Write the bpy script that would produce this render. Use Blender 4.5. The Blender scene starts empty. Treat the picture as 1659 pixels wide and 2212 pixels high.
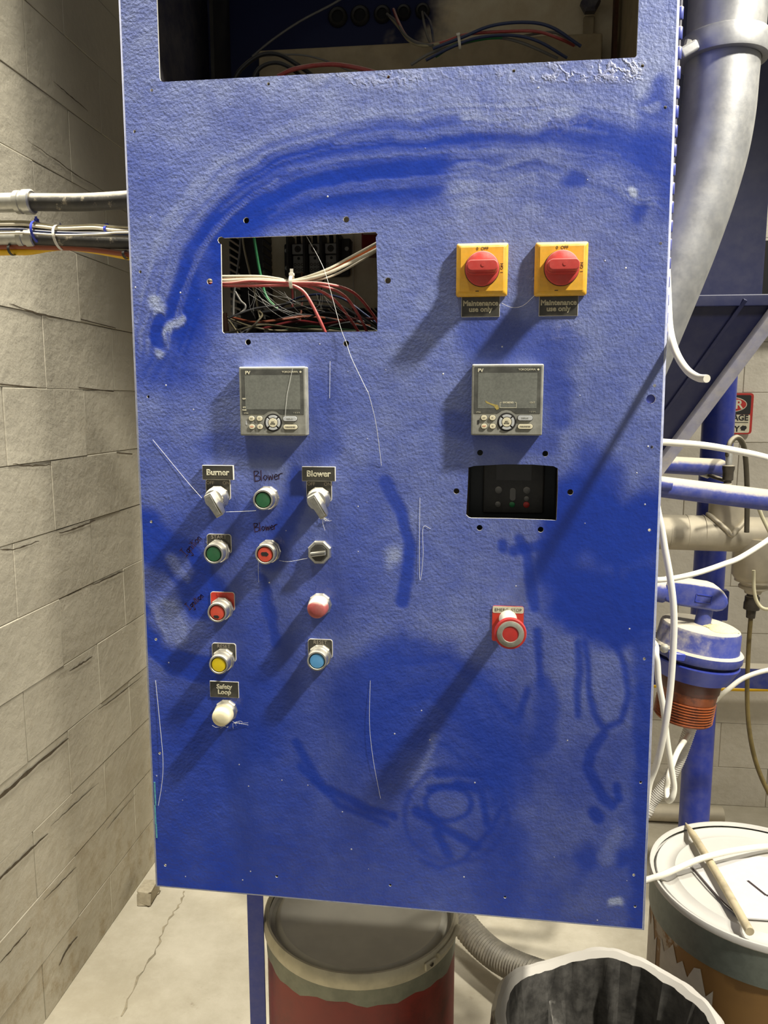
import bpy, bmesh, math, random
import numpy as np
from mathutils import Vector, Matrix
from mathutils.geometry import delaunay_2d_cdt

random.seed(7)
rng = np.random.default_rng(7)
SC = bpy.context.scene
COL = SC.collection

# ------------------------------------------------------------------ camera
FPX = 1661.0                      # focal length in pixels of a 1659 x 2212 frame
CAM = np.array([0.0, -1.085, 1.65])
YAW, PIT = math.radians(6.46), math.radians(8.13)
FW = np.array([-math.sin(YAW)*math.cos(PIT), math.cos(YAW)*math.cos(PIT), -math.sin(PIT)])
RT = np.array([math.cos(YAW), math.sin(YAW), 0.0])
DN = np.cross(FW, RT)
cd = bpy.data.cameras.new('camera')
cam = bpy.data.objects.new('camera', cd)
COL.objects.link(cam)
cam.matrix_world = Matrix(((RT[0], -DN[0], -FW[0], CAM[0]), (RT[1], -DN[1], -FW[1], CAM[1]),
                           (RT[2], -DN[2], -FW[2], CAM[2]), (0, 0, 0, 1)))
cd.sensor_fit = 'VERTICAL'
cd.sensor_height = 24.0
cd.lens = 24.0*FPX/2212.0
cd.clip_start = 0.02
SC.camera = cam

# ------------------------------------------------------------------ light and exposure
world = bpy.data.worlds.new('world')
SC.world = world
world.use_nodes = True
world.node_tree.nodes['Background'].inputs[0].default_value = (1.0, 0.955, 0.86, 1)
world.node_tree.nodes['Background'].inputs[1].default_value = 0.29

def area(name, loc, target, size, power, color=(1, 0.95, 0.85), shape='DISK', size_y=None):
    l = bpy.data.lights.new(name, 'AREA')
    l.shape = shape
    l.size = size
    if size_y: l.size_y = size_y
    l.energy = power
    l.color = color
    o = bpy.data.objects.new(name, l)
    COL.objects.link(o)
    o.location = loc
    o.rotation_euler = (Vector(target)-Vector(loc)).to_track_quat('-Z', 'Y').to_euler()
    return o
area('high_bay_lamp_rear', (2.05, 0.75, 3.9), (0.8, 1.2, 0.4), 0.35, 74)
def spot(name, loc, target, power, angle, blend, size, color=(1, 0.95, 0.85)):
    l = bpy.data.lights.new(name, 'SPOT')
    l.energy = power; l.spot_size = math.radians(angle); l.spot_blend = blend; l.shadow_soft_size = size; l.color = color
    o = bpy.data.objects.new(name, l)
    COL.objects.link(o)
    o.location = loc
    o.rotation_euler = (Vector(target)-Vector(loc)).to_track_quat('-Z', 'Y').to_euler()
spot('high_bay_lamp_front', (1.50, -0.66, 3.55), (0.12, 0.10, 1.15), 600, 56, 0.55, 0.09)
spot('reflector_lamp_left', (-0.70, -0.22, 4.3), (-0.85, 0.80, 0.0), 1050, 44, 0.85, 0.25)
SC.view_settings.view_transform = 'Standard'
SC.view_settings.look = 'None'
SC.view_settings.gamma = 1.0
SC.view_settings.use_curve_mapping = False
SC.view_settings.exposure = 0.0

# ------------------------------------------------------------------ helpers
def ray(x, y): return FW + RT*(x-829.5)/FPX + DN*(y-1106.0)/FPX
def P(x, y, Y):
    v = ray(x, y)
    return Vector(CAM + v*(Y-CAM[1])/v[1])
def PZ(x, y, z):
    v = ray(x, y)
    return Vector(CAM + v*(z-CAM[2])/v[2])
def PX(x, y, X):
    v = ray(x, y)
    return Vector(CAM + v*(X-CAM[0])/v[0])
def proj(X, Y, Z):
    q = np.stack([X-CAM[0], Y-CAM[1], Z-CAM[2]], -1)
    a, b, c = q@RT, q@DN, q@FW
    return 829.5+a/c*FPX, 1106+b/c*FPX
def pxm(p):                                   # pixels per metre at a point
    return FPX/float((np.array(p)-CAM)@FW)

def lin(c):
    r = []
    for v in c[:3]:
        v = v/255.0
        r.append(v/12.92 if v <= 0.04045 else ((v+0.055)/1.055)**2.4)
    return (*r, 1.0)

class NT:
    def __init__(s, name):
        s.m = bpy.data.materials.new(name)
        s.m.use_nodes = True
        s.t = s.m.node_tree
        s.b = s.t.nodes['Principled BSDF']
        s._co = None
    def n(s, typ, **kw):
        nd = s.t.nodes.new(typ)
        for k, v in kw.items():
            if k.startswith('i_'):
                nd.inputs[k[2:].replace('_', ' ')].default_value = v
            else:
                setattr(nd, k, v)
        return nd
    def l(s, a, b): s.t.links.new(a, b)
    def co(s):
        if s._co is None: s._co = s.n('ShaderNodeTexCoord').outputs['Object']
        return s._co
    def geo(s): return s.n('ShaderNodeNewGeometry')
    def noise(s, scale, detail=4, rough=0.6, stretch=None, vec=None):
        nd = s.n('ShaderNodeTexNoise')
        nd.inputs['Scale'].default_value = scale
        nd.inputs['Detail'].default_value = detail
        nd.inputs['Roughness'].default_value = rough
        v = vec or s.co()
        if stretch:
            mp = s.n('ShaderNodeMapping')
            mp.inputs['Scale'].default_value = stretch
            s.l(v, mp.inputs['Vector'])
            v = mp.outputs[0]
        s.l(v, nd.inputs['Vector'])
        return nd.outputs['Fac']
    def ramp(s, f, a, b, lo=0.0, hi=1.0):
        nd = s.n('ShaderNodeMapRange')
        nd.inputs[1].default_value = a; nd.inputs[2].default_value = b
        nd.inputs[3].default_value = lo; nd.inputs[4].default_value = hi
        nd.interpolation_type = 'SMOOTHSTEP'
        s.l(f, nd.inputs[0])
        return nd.outputs[0]
    def math(s, op, a, b):
        nd = s.n('ShaderNodeMath', operation=op)
        for i, v in enumerate((a, b)):
            if isinstance(v, (int, float)): nd.inputs[i].default_value = v
            else: s.l(v, nd.inputs[i])
        return nd.outputs[0]
    def mix(s, f, a, b):
        nd = s.n('ShaderNodeMix', data_type='RGBA')
        for i, v in ((0, f), (6, a), (7, b)):
            if isinstance(v, (tuple, list, int, float)): nd.inputs[i].default_value = v
            else: s.l(v, nd.inputs[i])
        return nd.outputs[2]
    def color(s, c):
        if isinstance(c, tuple): s.b.inputs['Base Color'].default_value = c
        else: s.l(c, s.b.inputs['Base Color'])
    def rough(s, r):
        if isinstance(r, (int, float)): s.b.inputs['Roughness'].default_value = r
        else: s.l(r, s.b.inputs['Roughness'])
    def bump(s, h, strength, dist):
        nd = s.n('ShaderNodeBump')
        nd.inputs['Strength'].default_value = strength
        nd.inputs['Distance'].default_value = dist
        s.l(h, nd.inputs['Height'])
        s.l(nd.outputs[0], s.b.inputs['Normal'])
        return nd

DUST = (205, 196, 172)
def mat(name, c, rough=0.5, metal=0.0, vary=0.12, scale=60, dust=0.0, topdust=0.0, bump=0.0, bscale=200, dustc=DUST, c2=None, c2amt=(0.5, 0.65), c2scale=20):
    """plain surface with a little grain, general dust and dust settled on upward faces"""
    t = NT(name)
    base = lin(c)
    col = base
    nz = t.noise(scale, 3)
    if c2:
        col = t.mix(t.ramp(t.noise(c2scale, 6, 0.7), *c2amt), col, lin(c2))
    if vary:
        dark = tuple(v*(1-vary) for v in base[:3]) + (1,)
        if c2: col = t.mix(t.ramp(nz, 0.35, 0.65, 0, vary), col, (0.02, 0.02, 0.02, 1))
        else: col = t.mix(t.ramp(nz, 0.35, 0.65), base, dark)
    f = None
    if dust:
        f = t.ramp(t.noise(35, 6, 0.7), 0.3, 0.75, dust*0.3, dust)
    if topdust:
        sp = t.n('ShaderNodeSeparateXYZ')
        t.l(t.geo().outputs['Normal'], sp.inputs[0])
        up = t.math('ADD', sp.outputs[2], t.math('MULTIPLY', t.math('SUBTRACT', t.noise(60, 5), 0.5), 0.5))
        g = t.ramp(up, 0.15, 0.65, 0, topdust)
        f = g if f is None else t.math('MAXIMUM', f, g)
    if f is not None:
        col = t.mix(f, col, lin(dustc))
        t.rough(t.math('ADD', rough, t.math('MULTIPLY', f, 0.9-rough)))
    else:
        t.rough(rough)
    t.color(col)
    t.b.inputs['Metallic'].default_value = metal
    if bump:
        t.bump(t.noise(bscale, 3), bump, 0.002)
    return t.m

def link(o, parent=None):
    COL.objects.link(o)
    if parent is not None: o.parent = parent
    return o
def tag(o, label=None, cat=None, group=None, kind=None):
    if label: o['label'] = label
    if cat: o['category'] = cat
    if group: o['group'] = group
    if kind: o['kind'] = kind
    return o
def thing(name, label, cat, loc=(0, 0, 0), group=None, rot=None):
    o = bpy.data.objects.new(name, None)
    o.empty_display_size = 0.02
    o.location = loc
    if rot: o.rotation_euler = rot
    link(o)
    return tag(o, label, cat, group)

def spline(pts, n=8):
    pts = [Vector(p) for p in pts]
    if len(pts) < 3 or n <= 1:
        return pts
    out = []
    for i in range(len(pts)-1):
        p1, p2 = pts[i], pts[i+1]
        p0 = pts[i-1] if i else p1*2-p2
        p3 = pts[i+2] if i+2 < len(pts) else p2*2-p1
        for k in range(n):
            t = k/n
            out.append(0.5*((2*p1)+(p2-p0)*t+(2*p0-5*p1+4*p2-p3)*t*t+(3*p1-p0-3*p2+p3)*t**3))
    out.append(pts[-1])
    return out

class B:
    """collects shapes into one mesh"""
    def __init__(s):
        s.bm = bmesh.new()
        s.wn = False
    def _xf(s, verts, M):
        bmesh.ops.transform(s.bm, matrix=M, verts=verts)
    def box(s, c, d, bev=0.0, seg=2, rot=None, mi=0):
        r = bmesh.ops.create_cube(s.bm, size=1.0)
        vs = r['verts']
        M = Matrix.Translation(c) @ (rot.to_4x4() if rot is not None else Matrix()) @ Matrix.Diagonal((*d, 1))
        s._xf(vs, M)
        fs = list({f for v in vs for f in v.link_faces})
        for f in fs: f.material_index = mi
        if bev:
            s.wn = True
            es = list({e for v in vs for e in v.link_edges})
            bmesh.ops.bevel(s.bm, geom=es, offset=bev, segments=seg, affect='EDGES', profile=0.5)
        return s
    def lathe(s, prof, o=(0, 0, 0), d=(0, -1, 0), seg=32, mi=0, twist=None, closed=False):
        """prof = [(radius, height along d)]"""
        o = Vector(o); d = Vector(d).normalized()
        a = Vector((1, 0, 0)) if abs(d.x) < 0.9 else Vector((0, 0, 1))
        u = (a - d*a.dot(d)).normalized(); w = d.cross(u)
        rings = []
        for r, h in prof:
            if r <= 1e-6: rings.append([s.bm.verts.new(o+d*h)])
            else:
                rings.append([s.bm.verts.new(o+d*h+(u*math.cos(2*math.pi*k/seg)+w*math.sin(2*math.pi*k/seg))*r) for k in range(seg)])
        for A, Bq in zip(rings, rings[1:]):
            if len(A) == 1 and len(Bq) == 1: continue
            for k in range(seg):
                k2 = (k+1) % seg
                if len(A) == 1: f = (A[0], Bq[k2], Bq[k])
                elif len(Bq) == 1: f = (A[k], A[k2], Bq[0])
                else: f = (A[k], A[k2], Bq[k2], Bq[k])
                try:
                    ff = s.bm.faces.new(f); ff.material_index = mi
                except ValueError: pass
        for R, fl in ((rings[0], True), (rings[-1], False)):
            if len(R) > 1 and not closed:
                ff = s.bm.faces.new(R[::-1] if fl else R); ff.material_index = mi
        return s
    def cyl(s, a, b, r, r2=None, seg=16, mi=0):
        a, b = Vector(a), Vector(b)
        return s.lathe([(r, 0), (r if r2 is None else r2, (b-a).length)], a, b-a, seg, mi)
    def tube(s, pts, r, seg=8, n=8, rib=None, closed=False, mi=0):
        pp = spline(pts, n)
        if rib:                                  # (pitch, depth): resample finely
            L = [0.0]
            for i in range(1, len(pp)): L.append(L[-1]+(pp[i]-pp[i-1]).length)
            m = int(L[-1]/rib[0])*4
            q = []
            j = 0
            for i in range(m+1):
                t = L[-1]*i/m
                while j < len(L)-2 and L[j+1] < t: j += 1
                q.append(pp[j].lerp(pp[j+1], (t-L[j])/max(1e-9, L[j+1]-L[j])))
            pp = q
        tans = []
        for i in range(len(pp)):
            a = pp[max(0, i-1)]; b = pp[min(len(pp)-1, i+1)]
            tans.append((b-a).normalized())
        t0 = tans[0]
        u = Vector((0, 0, 1)) if abs(t0.z) < 0.9 else Vector((1, 0, 0))
        u = (u-t0*u.dot(t0)).normalized()
        rings = []
        for i, p in enumerate(pp):
            t = tans[i]
            u = (u-t*u.dot(t)).normalized()
            w = t.cross(u)
            if callable(r): rr = r(i/(len(pp)-1))
            else: rr = r
            if rib: rr = rr - rib[1]*(0.0, 0.5, 1.0, 0.5)[i % 4]
            rings.append([s.bm.verts.new(p+(u*math.cos(2*math.pi*k/seg)+w*math.sin(2*math.pi*k/seg))*rr) for k in range(seg)])
        for A, Bq in zip(rings, rings[1:]):
            for k in range(seg):
                ff = s.bm.faces.new((A[k], A[(k+1) % seg], Bq[(k+1) % seg], Bq[k])); ff.material_index = mi
        s.bm.faces.new(rings[0][::-1]).material_index = mi
        s.bm.faces.new(rings[-1]).material_index = mi
        return s
    def prism(s, poly, y0, y1, bev=0.0, mi=0, M=None):
        """polygon in x,z extruded along y from y0 (back) to y1 (front, smaller y)"""
        A = [s.bm.verts.new((x, y0, z)) for x, z in poly]
        Bq = [s.bm.verts.new((x, y1, z)) for x, z in poly]
        n = len(poly)
        fs = [s.bm.faces.new(A[::-1]), s.bm.faces.new(Bq)]
        for k in range(n):
            fs.append(s.bm.faces.new((A[k], A[(k+1) % n], Bq[(k+1) % n], Bq[k])))
        for f in fs: f.material_index = mi
        bmesh.ops.recalc_face_normals(s.bm, faces=fs)
        if bev:
            s.wn = True
            es = [e for e in fs[1].edges]
            bmesh.ops.bevel(s.bm, geom=es, offset=bev, segments=2, affect='EDGES', profile=0.5)
        if M is not None:
            s._xf([v for v in s.bm.verts if v in set(A+Bq)], M)
        return s
    def raw(s, vs, fs, mi=0):
        V = [s.bm.verts.new(v) for v in vs]
        for f in fs:
            try: s.bm.faces.new([V[i] for i in f]).material_index = mi
            except ValueError: pass
        return s
    def build(s, name, m, parent=None, ang=40, recalc=True, jitter=None):
        if recalc: bmesh.ops.recalc_face_normals(s.bm, faces=s.bm.faces[:])
        me = bpy.data.meshes.new(name)
        s.bm.to_mesh(me); s.bm.free()
        for mm in (m if isinstance(m, (list, tuple)) else [m]): me.materials.append(mm)
        me.shade_smooth()
        me.set_sharp_from_angle(angle=math.radians(ang))
        o = link(bpy.data.objects.new(name, me), parent)
        if s.wn:                                  # keep flat faces flat beside rounded edges
            wn = o.modifiers.new('weighted_normal', 'WEIGHTED_NORMAL')
            wn.keep_sharp = True
        return o

def rrect(w, h, r, n=4, cx=0, cz=0):
    out = []
    for sx, sz, a0 in ((1, 1, 0), (-1, 1, 90), (-1, -1, 180), (1, -1, 270)):
        for k in range(n+1):
            a = math.radians(a0+90*k/n)
            out.append((cx+sx*(w/2-r)+r*math.cos(a), cz+sz*(h/2-r)+r*math.sin(a)))
    return out
def circ(r, n=24, cx=0, cz=0):
    return [(cx+r*math.cos(2*math.pi*k/n), cz+r*math.sin(2*math.pi*k/n)) for k in range(n)]

def text(s, size, m, parent, loc, name='lettering', outline=0.0, bold=0.0, ext=0.0002, rot=0.0, sx=1.0, align='CENTER', spacing=1.0, line=1.0, shear=0.0):
    """lettering that stands on the x,z plane facing -y, as a mesh"""
    cu = bpy.data.curves.new(name, 'FONT')
    cu.body = s
    cu.size = size
    cu.align_x = align; cu.align_y = 'CENTER'
    cu.space_character = spacing
    cu.space_line = line
    cu.shear = shear
    cu.resolution_u = 3
    if outline:
        cu.fill_mode = 'NONE'; cu.bevel_depth = outline; cu.bevel_resolution = 0
    else:
        cu.extrude = ext; cu.offset = bold
    tmp = bpy.data.objects.new('tmp', cu)
    COL.objects.link(tmp)
    dg = bpy.context.evaluated_depsgraph_get()
    me = bpy.data.meshes.new_from_object(tmp.evaluated_get(dg))
    bpy.data.objects.remove(tmp); bpy.data.curves.remove(cu)
    c, sn = math.cos(rot), math.sin(rot)
    M = Matrix(((c*sx, -sn, 0, loc[0]), (0, 0, -1, loc[1]), (sn*sx, c, 0, loc[2]), (0, 0, 0, 1)))
    me.transform(M)
    me.materials.clear(); me.materials.append(m)
    me.name = name
    return link(bpy.data.objects.new(name, me), parent)

def wire(name, pts, r, m, label, cat, group=None, seg=8, n=8, rib=None, parent=None):
    o = B().tube(pts, r, seg, n, rib).build(name, m, parent, ang=60)
    return tag(o, label, cat, group)
def Q(*a):                        # list of (px, py, depth) -> points
    return [P(*p) for p in a]

# ------------------------------------------------------------------ materials
M = {}
def wall_material(name, c, dirt, amt, lowdirt):
    t = NT(name)
    pos = t.geo().outputs['Position']
    nz = t.noise(3, 6, 0.65, vec=pos)
    col = t.mix(t.ramp(nz, 0.3, 0.7), lin(c), tuple(v*0.86 for v in lin(c)[:3])+(1,))
    d = t.ramp(t.noise(9, 8, 0.75, vec=pos), 0.56, 0.74, 0, amt)
    sp = t.n('ShaderNodeSeparateXYZ'); t.l(pos, sp.inputs[0])
    low = t.ramp(sp.outputs[2], 0.75, 0.0, 0.0, 1.0)
    d2 = t.math('MULTIPLY', low, t.ramp(t.noise(14, 8, 0.75, vec=pos), 0.42, 0.7, 0, lowdirt))
    col = t.mix(t.math('MAXIMUM', d, d2), col, lin(dirt))
    speck = t.ramp(t.noise(70, 4, 0.7, vec=pos), 0.70, 0.78, 0, 0.5)
    col = t.mix(speck, col, lin((95, 80, 55)))
    t.color(col); t.rough(0.75)
    h = t.math('ADD', t.noise(26, 8, 0.65, vec=pos), t.math('MULTIPLY', t.noise(7, 4, 0.5, vec=pos), 1.5))
    t.bump(h, 0.35, 0.008)
    return t.m
M['wall'] = wall_material('painted_block', (193, 186, 165), (150, 132, 98), 0.25, 0.75)
M['wallback'] = wall_material('painted_wall', (222, 215, 197), (160, 150, 120), 0.3, 0.3)
M['ceil'] = mat('dark_ceiling', (70, 68, 62), 0.9, vary=0.1)
M['joint'] = mat('dirty_joint', (150, 140, 116), 0.9, vary=0.4, scale=25)
def floor_material():
    t = NT('dusty_concrete')
    nz = t.noise(2.2, 8, 0.7)
    col = t.mix(t.ramp(nz, 0.3, 0.7), lin((188, 181, 162)), lin((158, 150, 129)))
    col = t.mix(t.ramp(t.noise(9, 8, 0.75), 0.60, 0.76, 0, 0.6), col, lin((112, 98, 74)))
    col = t.mix(t.ramp(t.noise(45, 6, 0.8), 0.66, 0.74, 0, 0.7), col, lin((90, 78, 58)))
    t.color(col); t.rough(0.65)
    t.bump(t.noise(60, 6), 0.3, 0.004)
    return t.m
M['floor'] = floor_material()

def door_material():
    t = NT('dusty_blue_door_paint')
    at = t.n('ShaderNodeAttribute', attribute_name='dust')
    d = at.outputs['Fac']
    fine = t.noise(420, 4, 0.65)
    mid = t.noise(38, 7, 0.7)
    streak = t.noise(26, 5, 0.65, stretch=(1, 1, 3.0))
    k = t.math('ADD', t.math('ADD', t.math('MULTIPLY', t.math('SUBTRACT', fine, 0.5), 0.55), t.math('MULTIPLY', t.math('SUBTRACT', mid, 0.5), 0.7)),
               t.math('MULTIPLY', t.math('SUBTRACT', streak, 0.5), 0.4))
    dd = t.math('MULTIPLY', d, t.math('ADD', 1.0, k))
    f = t.ramp(dd, 0.0, 1.2, 0.0, 0.72)
    blue = t.mix(t.ramp(t.noise(4, 4), 0.3, 0.7), lin((12, 46, 146)), lin((16, 54, 160)))
    col = t.mix(f, blue, lin((176, 186, 204)))
    vo = t.n('ShaderNodeTexVoronoi'); vo.inputs['Scale'].default_value = 75.0
    t.l(t.co(), vo.inputs['Vector'])
    sepc = t.n('ShaderNodeSeparateColor'); t.l(vo.outputs['Color'], sepc.inputs[0])
    sp = t.math('MULTIPLY', t.ramp(vo.outputs['Distance'], 0.12, 0.05), t.ramp(sepc.outputs[0], 0.93, 0.96))
    col = t.mix(sp, col, lin((215, 215, 215)))
    wr = t.n('ShaderNodeAttribute', attribute_name='wrinkle').outputs['Fac']
    rg = t.noise(70, 3, 0.5)
    rid = t.math('MULTIPLY', wr, t.ramp(t.math('ABSOLUTE', t.math('SUBTRACT', rg, 0.5), 0.0), 0.09, 0.0))
    col = t.mix(t.math('MULTIPLY', rid, 0.45), col, lin((214, 214, 220)))
    t.color(col)
    t.rough(t.math('ADD', 0.16, t.math('MULTIPLY', f, 0.75)))
    t.b.inputs['Coat Weight'].default_value = 0.0
    t.b.inputs['Specular IOR Level'].default_value = 0.5
    h = t.math('ADD', t.math('MULTIPLY', t.noise(230, 3, 0.5), t.ramp(d, 0.0, 0.6, 0.25, 1.0)), t.math('MULTIPLY', t.noise(55, 3, 0.5), 0.9))
    h = t.math('ADD', h, t.math('ADD', t.math('MULTIPLY', sp, 1.5), t.math('MULTIPLY', rid, 1.2)))
    t.bump(h, 0.42, 0.0026)
    return t.m
M['door'] = door_material()
M['cut'] = mat('dusty_cut_edge', (225, 222, 212), 0.7, vary=0.1)
M['edge'] = mat('highlit_blue_edge', (150, 160, 205), 0.5, vary=0.25, scale=200, dust=0.5, dustc=(235, 235, 235))  # highlight along the folded door edges painted as a pale tone
M['blue'] = mat('blue_enamel', (22, 52, 165), 0.3, vary=0.15, scale=8, dust=0.10)
M['bluedusty'] = mat('dusty_blue_enamel', (24, 52, 150), 0.35, vary=0.15, scale=8, dust=0.16, topdust=0.97)
M['navy'] = mat('navy_hopper_paint', (9, 19, 62), 0.4, vary=0.15, scale=5, dust=0.03)
M['flange'] = mat('dusty_lit_flange', (150, 152, 180), 0.6, vary=0.2, scale=30, dust=0.5)  # dust, plus the light on the flange put into its lavender tone
M['navyin'] = mat('navy_cabinet_inside', (20, 30, 72), 0.5, vary=0.2, scale=5, dust=0.25)
def inside_material():
    t = NT('tan_navy_backplate')
    sp = t.n('ShaderNodeSeparateXYZ'); t.l(t.geo().outputs['Position'], sp.inputs[0])
    v = t.math('ADD', sp.outputs[0], t.math('MULTIPLY', t.math('SUBTRACT', t.noise(5, 5, 0.6), 0.5), 0.5))
    navy = t.ramp(v, 0.0, -0.10, 0, 1)  # turns navy towards the left, in the upper part only
    top = t.ramp(sp.outputs[2], 2.13, 2.20, 0, 1)
    col = t.mix(t.ramp(t.noise(12, 6, 0.7), 0.3, 0.7), lin((242, 230, 198)), lin((222, 204, 166)))
    col = t.mix(t.math('MULTIPLY', navy, top), col, lin((16, 26, 70)))
    t.color(col); t.rough(0.6)
    return t.m
M['tan'] = inside_material()
M['tanplain'] = mat('tan_bracket', (170, 152, 116), 0.6, vary=0.2, scale=30, dust=0.2)
M['rust'] = mat('rusty_strip', (84, 50, 28), 0.7, vary=0.4)
M['inlay'] = mat('dull_lever_face', (140, 138, 128), 0.45, 0.4, vary=0.25, scale=200)
M['chrome'] = mat('dusty_chrome', (206, 203, 192), 0.16, 0.9, vary=0.1, scale=120, dust=0.16, topdust=0.62, dustc=(236, 230, 208))
M['lug'] = mat('aluminium_lug', (176, 174, 166), 0.45, 0.15, vary=0.15)
M['steel'] = mat('galvanised_steel', (196, 196, 188), 0.35, 0.7, vary=0.2, scale=40, dust=0.2, topdust=0.75)
M['duct'] = mat('grey_aluminium_pipe', (146, 148, 150), 0.40, 0.6, vary=0.25, scale=14, dust=0.30, topdust=0.6, bump=0.08, bscale=60, dustc=(196, 192, 178))
M['manifold'] = mat('dull_aluminium', (190, 180, 158), 0.45, 0.35, vary=0.15, scale=20, dust=0.35, topdust=0.6)
M['black'] = mat('black_plastic', (22, 22, 22), 0.45, vary=0.2, dust=0.06)
M['blackgloss'] = mat('black_laminate', (30, 31, 30), 0.3, vary=0.1, dust=0.10)
M['white'] = mat('white_plastic', (232, 226, 208), 0.5, vary=0.06)
M['letter'] = mat('engraved_cream', (226, 220, 190), 0.6, vary=0.0)
M['letterdim'] = mat('engraved_grey', (178, 168, 150), 0.6, vary=0.0)
M['ink'] = mat('black_print', (38, 36, 34), 0.6, vary=0.0)
M['marker'] = mat('dark_red_marker', (62, 26, 40), 0.6, vary=0.2, scale=300)
M['yellow'] = mat('yellow_plastic', (226, 168, 20), 0.4, vary=0.12, scale=100, dust=0.12, topdust=0.7, dustc=(240, 225, 180))
M['redknob'] = mat('red_plastic', (190, 48, 40), 0.45, vary=0.1, scale=80, dust=0.14, topdust=0.85, dustc=(226, 160, 150))
M['red'] = mat('red_button_plastic', (196, 40, 36), 0.4, vary=0.12, dust=0.06)
M['orangered'] = mat('orange_red_button', (214, 74, 52), 0.45, vary=0.1, dust=0.05)
M['green'] = mat('green_button', (26, 98, 58), 0.4, vary=0.15, dust=0.05)
M['ybutton'] = mat('yellow_button', (226, 200, 12), 0.4, vary=0.08, dust=0.03)
M['bbutton'] = mat('light_blue_button', (84, 160, 214), 0.4, vary=0.08, dust=0.08)
M['cream'] = mat('dusty_cream_lens', (222, 212, 172), 0.5, vary=0.1, dust=0.3, dustc=(238, 232, 205))
M['redlens'] = mat('dusty_red_lens', (160, 44, 48), 0.45, vary=0.15, dust=0.2, topdust=0.95, dustc=(232, 214, 196))
M['greyring'] = mat('grey_ring', (160, 158, 144), 0.5, 0.2, vary=0.2, scale=90)
M['redplate'] = mat('red_laminate', (206, 60, 44), 0.4, vary=0.1)
M['case'] = mat('dark_grey_case', (104, 104, 96), 0.55, vary=0.12, scale=150, dust=0.35, topdust=0.95, dustc=(232, 230, 214))
M['screen'] = mat('dusty_black_screen', (52, 53, 50), 0.35, vary=0.2, scale=300, dust=0.32, dustc=(150, 150, 138))
M['lcd'] = mat('dusty_lcd', (112, 114, 106), 0.35, vary=0.25, scale=400, dust=0.25, dustc=(150, 152, 140))
M['key'] = mat('cream_key', (226, 218, 186), 0.5, vary=0.06, scale=200)
M['keygrey'] = mat('pale_grey_key', (190, 192, 190), 0.45, vary=0.06)
M['orangeink'] = mat('orange_print', (226, 120, 70), 0.6, vary=0)
M['wred'] = mat('red_wire', (168, 40, 42), 0.4, vary=0.1, dust=0.15, topdust=0.75, dustc=(238, 205, 190))
M['wwhite'] = mat('white_wire', (226, 216, 190), 0.45, vary=0.08, topdust=0.5, dustc=(240, 234, 214))
M['worange'] = mat('orange_wire', (224, 116, 52), 0.4, vary=0.08, topdust=0.5, dustc=(240, 210, 170))
M['wblack'] = mat('black_wire', (34, 34, 36), 0.4, vary=0.1, topdust=0.35)
M['wgrey'] = mat('grey_wire', (120, 118, 112), 0.45, vary=0.1, topdust=0.3)
M['wnavy'] = mat('navy_wire', (46, 58, 96), 0.4, vary=0.1, topdust=0.4)
M['wgreen'] = mat('green_wire', (40, 130, 74), 0.4, vary=0.1, topdust=0.25)
M['wbrown'] = mat('brown_wire', (150, 76, 44), 0.4, vary=0.1, topdust=0.3)
M['wbeige'] = mat('beige_wire', (176, 166, 132), 0.45, vary=0.1, topdust=0.2)
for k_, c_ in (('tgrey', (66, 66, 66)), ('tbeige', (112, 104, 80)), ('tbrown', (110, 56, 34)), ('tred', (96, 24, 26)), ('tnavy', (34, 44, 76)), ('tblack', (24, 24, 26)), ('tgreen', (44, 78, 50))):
    M[k_] = mat('shaded_heap_'+k_[1:]+'_wire', c_, 0.45, vary=0.15)  # darker copies of the wire colours, with the heap's shade painted in
M['cblack'] = mat('black_conduit_jacket', (30, 30, 30), 0.5, vary=0.3, scale=120, dust=0.12, topdust=0.92, dustc=(178, 170, 150), c2=(150, 140, 118), c2amt=(0.60, 0.68), c2scale=45)
M['cyellow'] = mat('yellow_cable', (242, 190, 6), 0.4, vary=0.06)
M['hose'] = mat('white_hose', (236, 232, 214), 0.4, vary=0.04, topdust=0.3, dustc=(246, 242, 230))
M['hosecream'] = mat('cream_hose', (214, 206, 170), 0.45, vary=0.08)
M['olive'] = mat('olive_hose', (122, 106, 62), 0.5, vary=0.35, scale=25)
M['dhose'] = mat('dark_rubber_hose', (84, 78, 62), 0.5, vary=0.3, scale=25, topdust=0.7)
M['coupler'] = mat('dark_coupler', (76, 70, 60), 0.45, 0.4, vary=0.3, topdust=0.6)
M['corr'] = mat('grey_corrugated_hose', (112, 108, 98), 0.5, 0.2, vary=0.25, scale=20, dust=0.3)
M['corrw'] = mat('white_corrugated_hose', (206, 202, 190), 0.5, vary=0.1)
M['amber'] = mat('amber_brown_filter', (150, 78, 36), 0.35, vary=0.25, scale=30, c2=(104, 50, 26), c2amt=(0.45, 0.6), c2scale=14)
M['powder'] = mat('pale_yellow_powder', (238, 228, 170), 0.95, vary=0.15, scale=300, bump=0.6, bscale=400)
M['reddrum'] = mat('red_fibre_drum', (140, 46, 36), 0.5, vary=0.2, scale=7, c2=(108, 38, 30), c2amt=(0.45, 0.65), c2scale=5)
M['redpatch'] = mat('faded_red_sticker', (158, 50, 48), 0.6, vary=0.15)
M['drumband'] = mat('grey_green_drum_band', (122, 126, 108), 0.5, 0.2, vary=0.2, scale=30, dust=0.2)
M['ring'] = mat('cream_clamp_ring', (196, 188, 160), 0.45, 0.2, vary=0.2, scale=30, dust=0.25)
M['greylid'] = mat('dusty_grey_lid', (196, 191, 174), 0.7, vary=0.12, scale=12)
M['kraft'] = mat('brown_kraft_drum', (138, 102, 52), 0.6, vary=0.15, scale=12, c2=(186, 174, 154), c2amt=(0.56, 0.62), c2scale=6)
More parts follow.
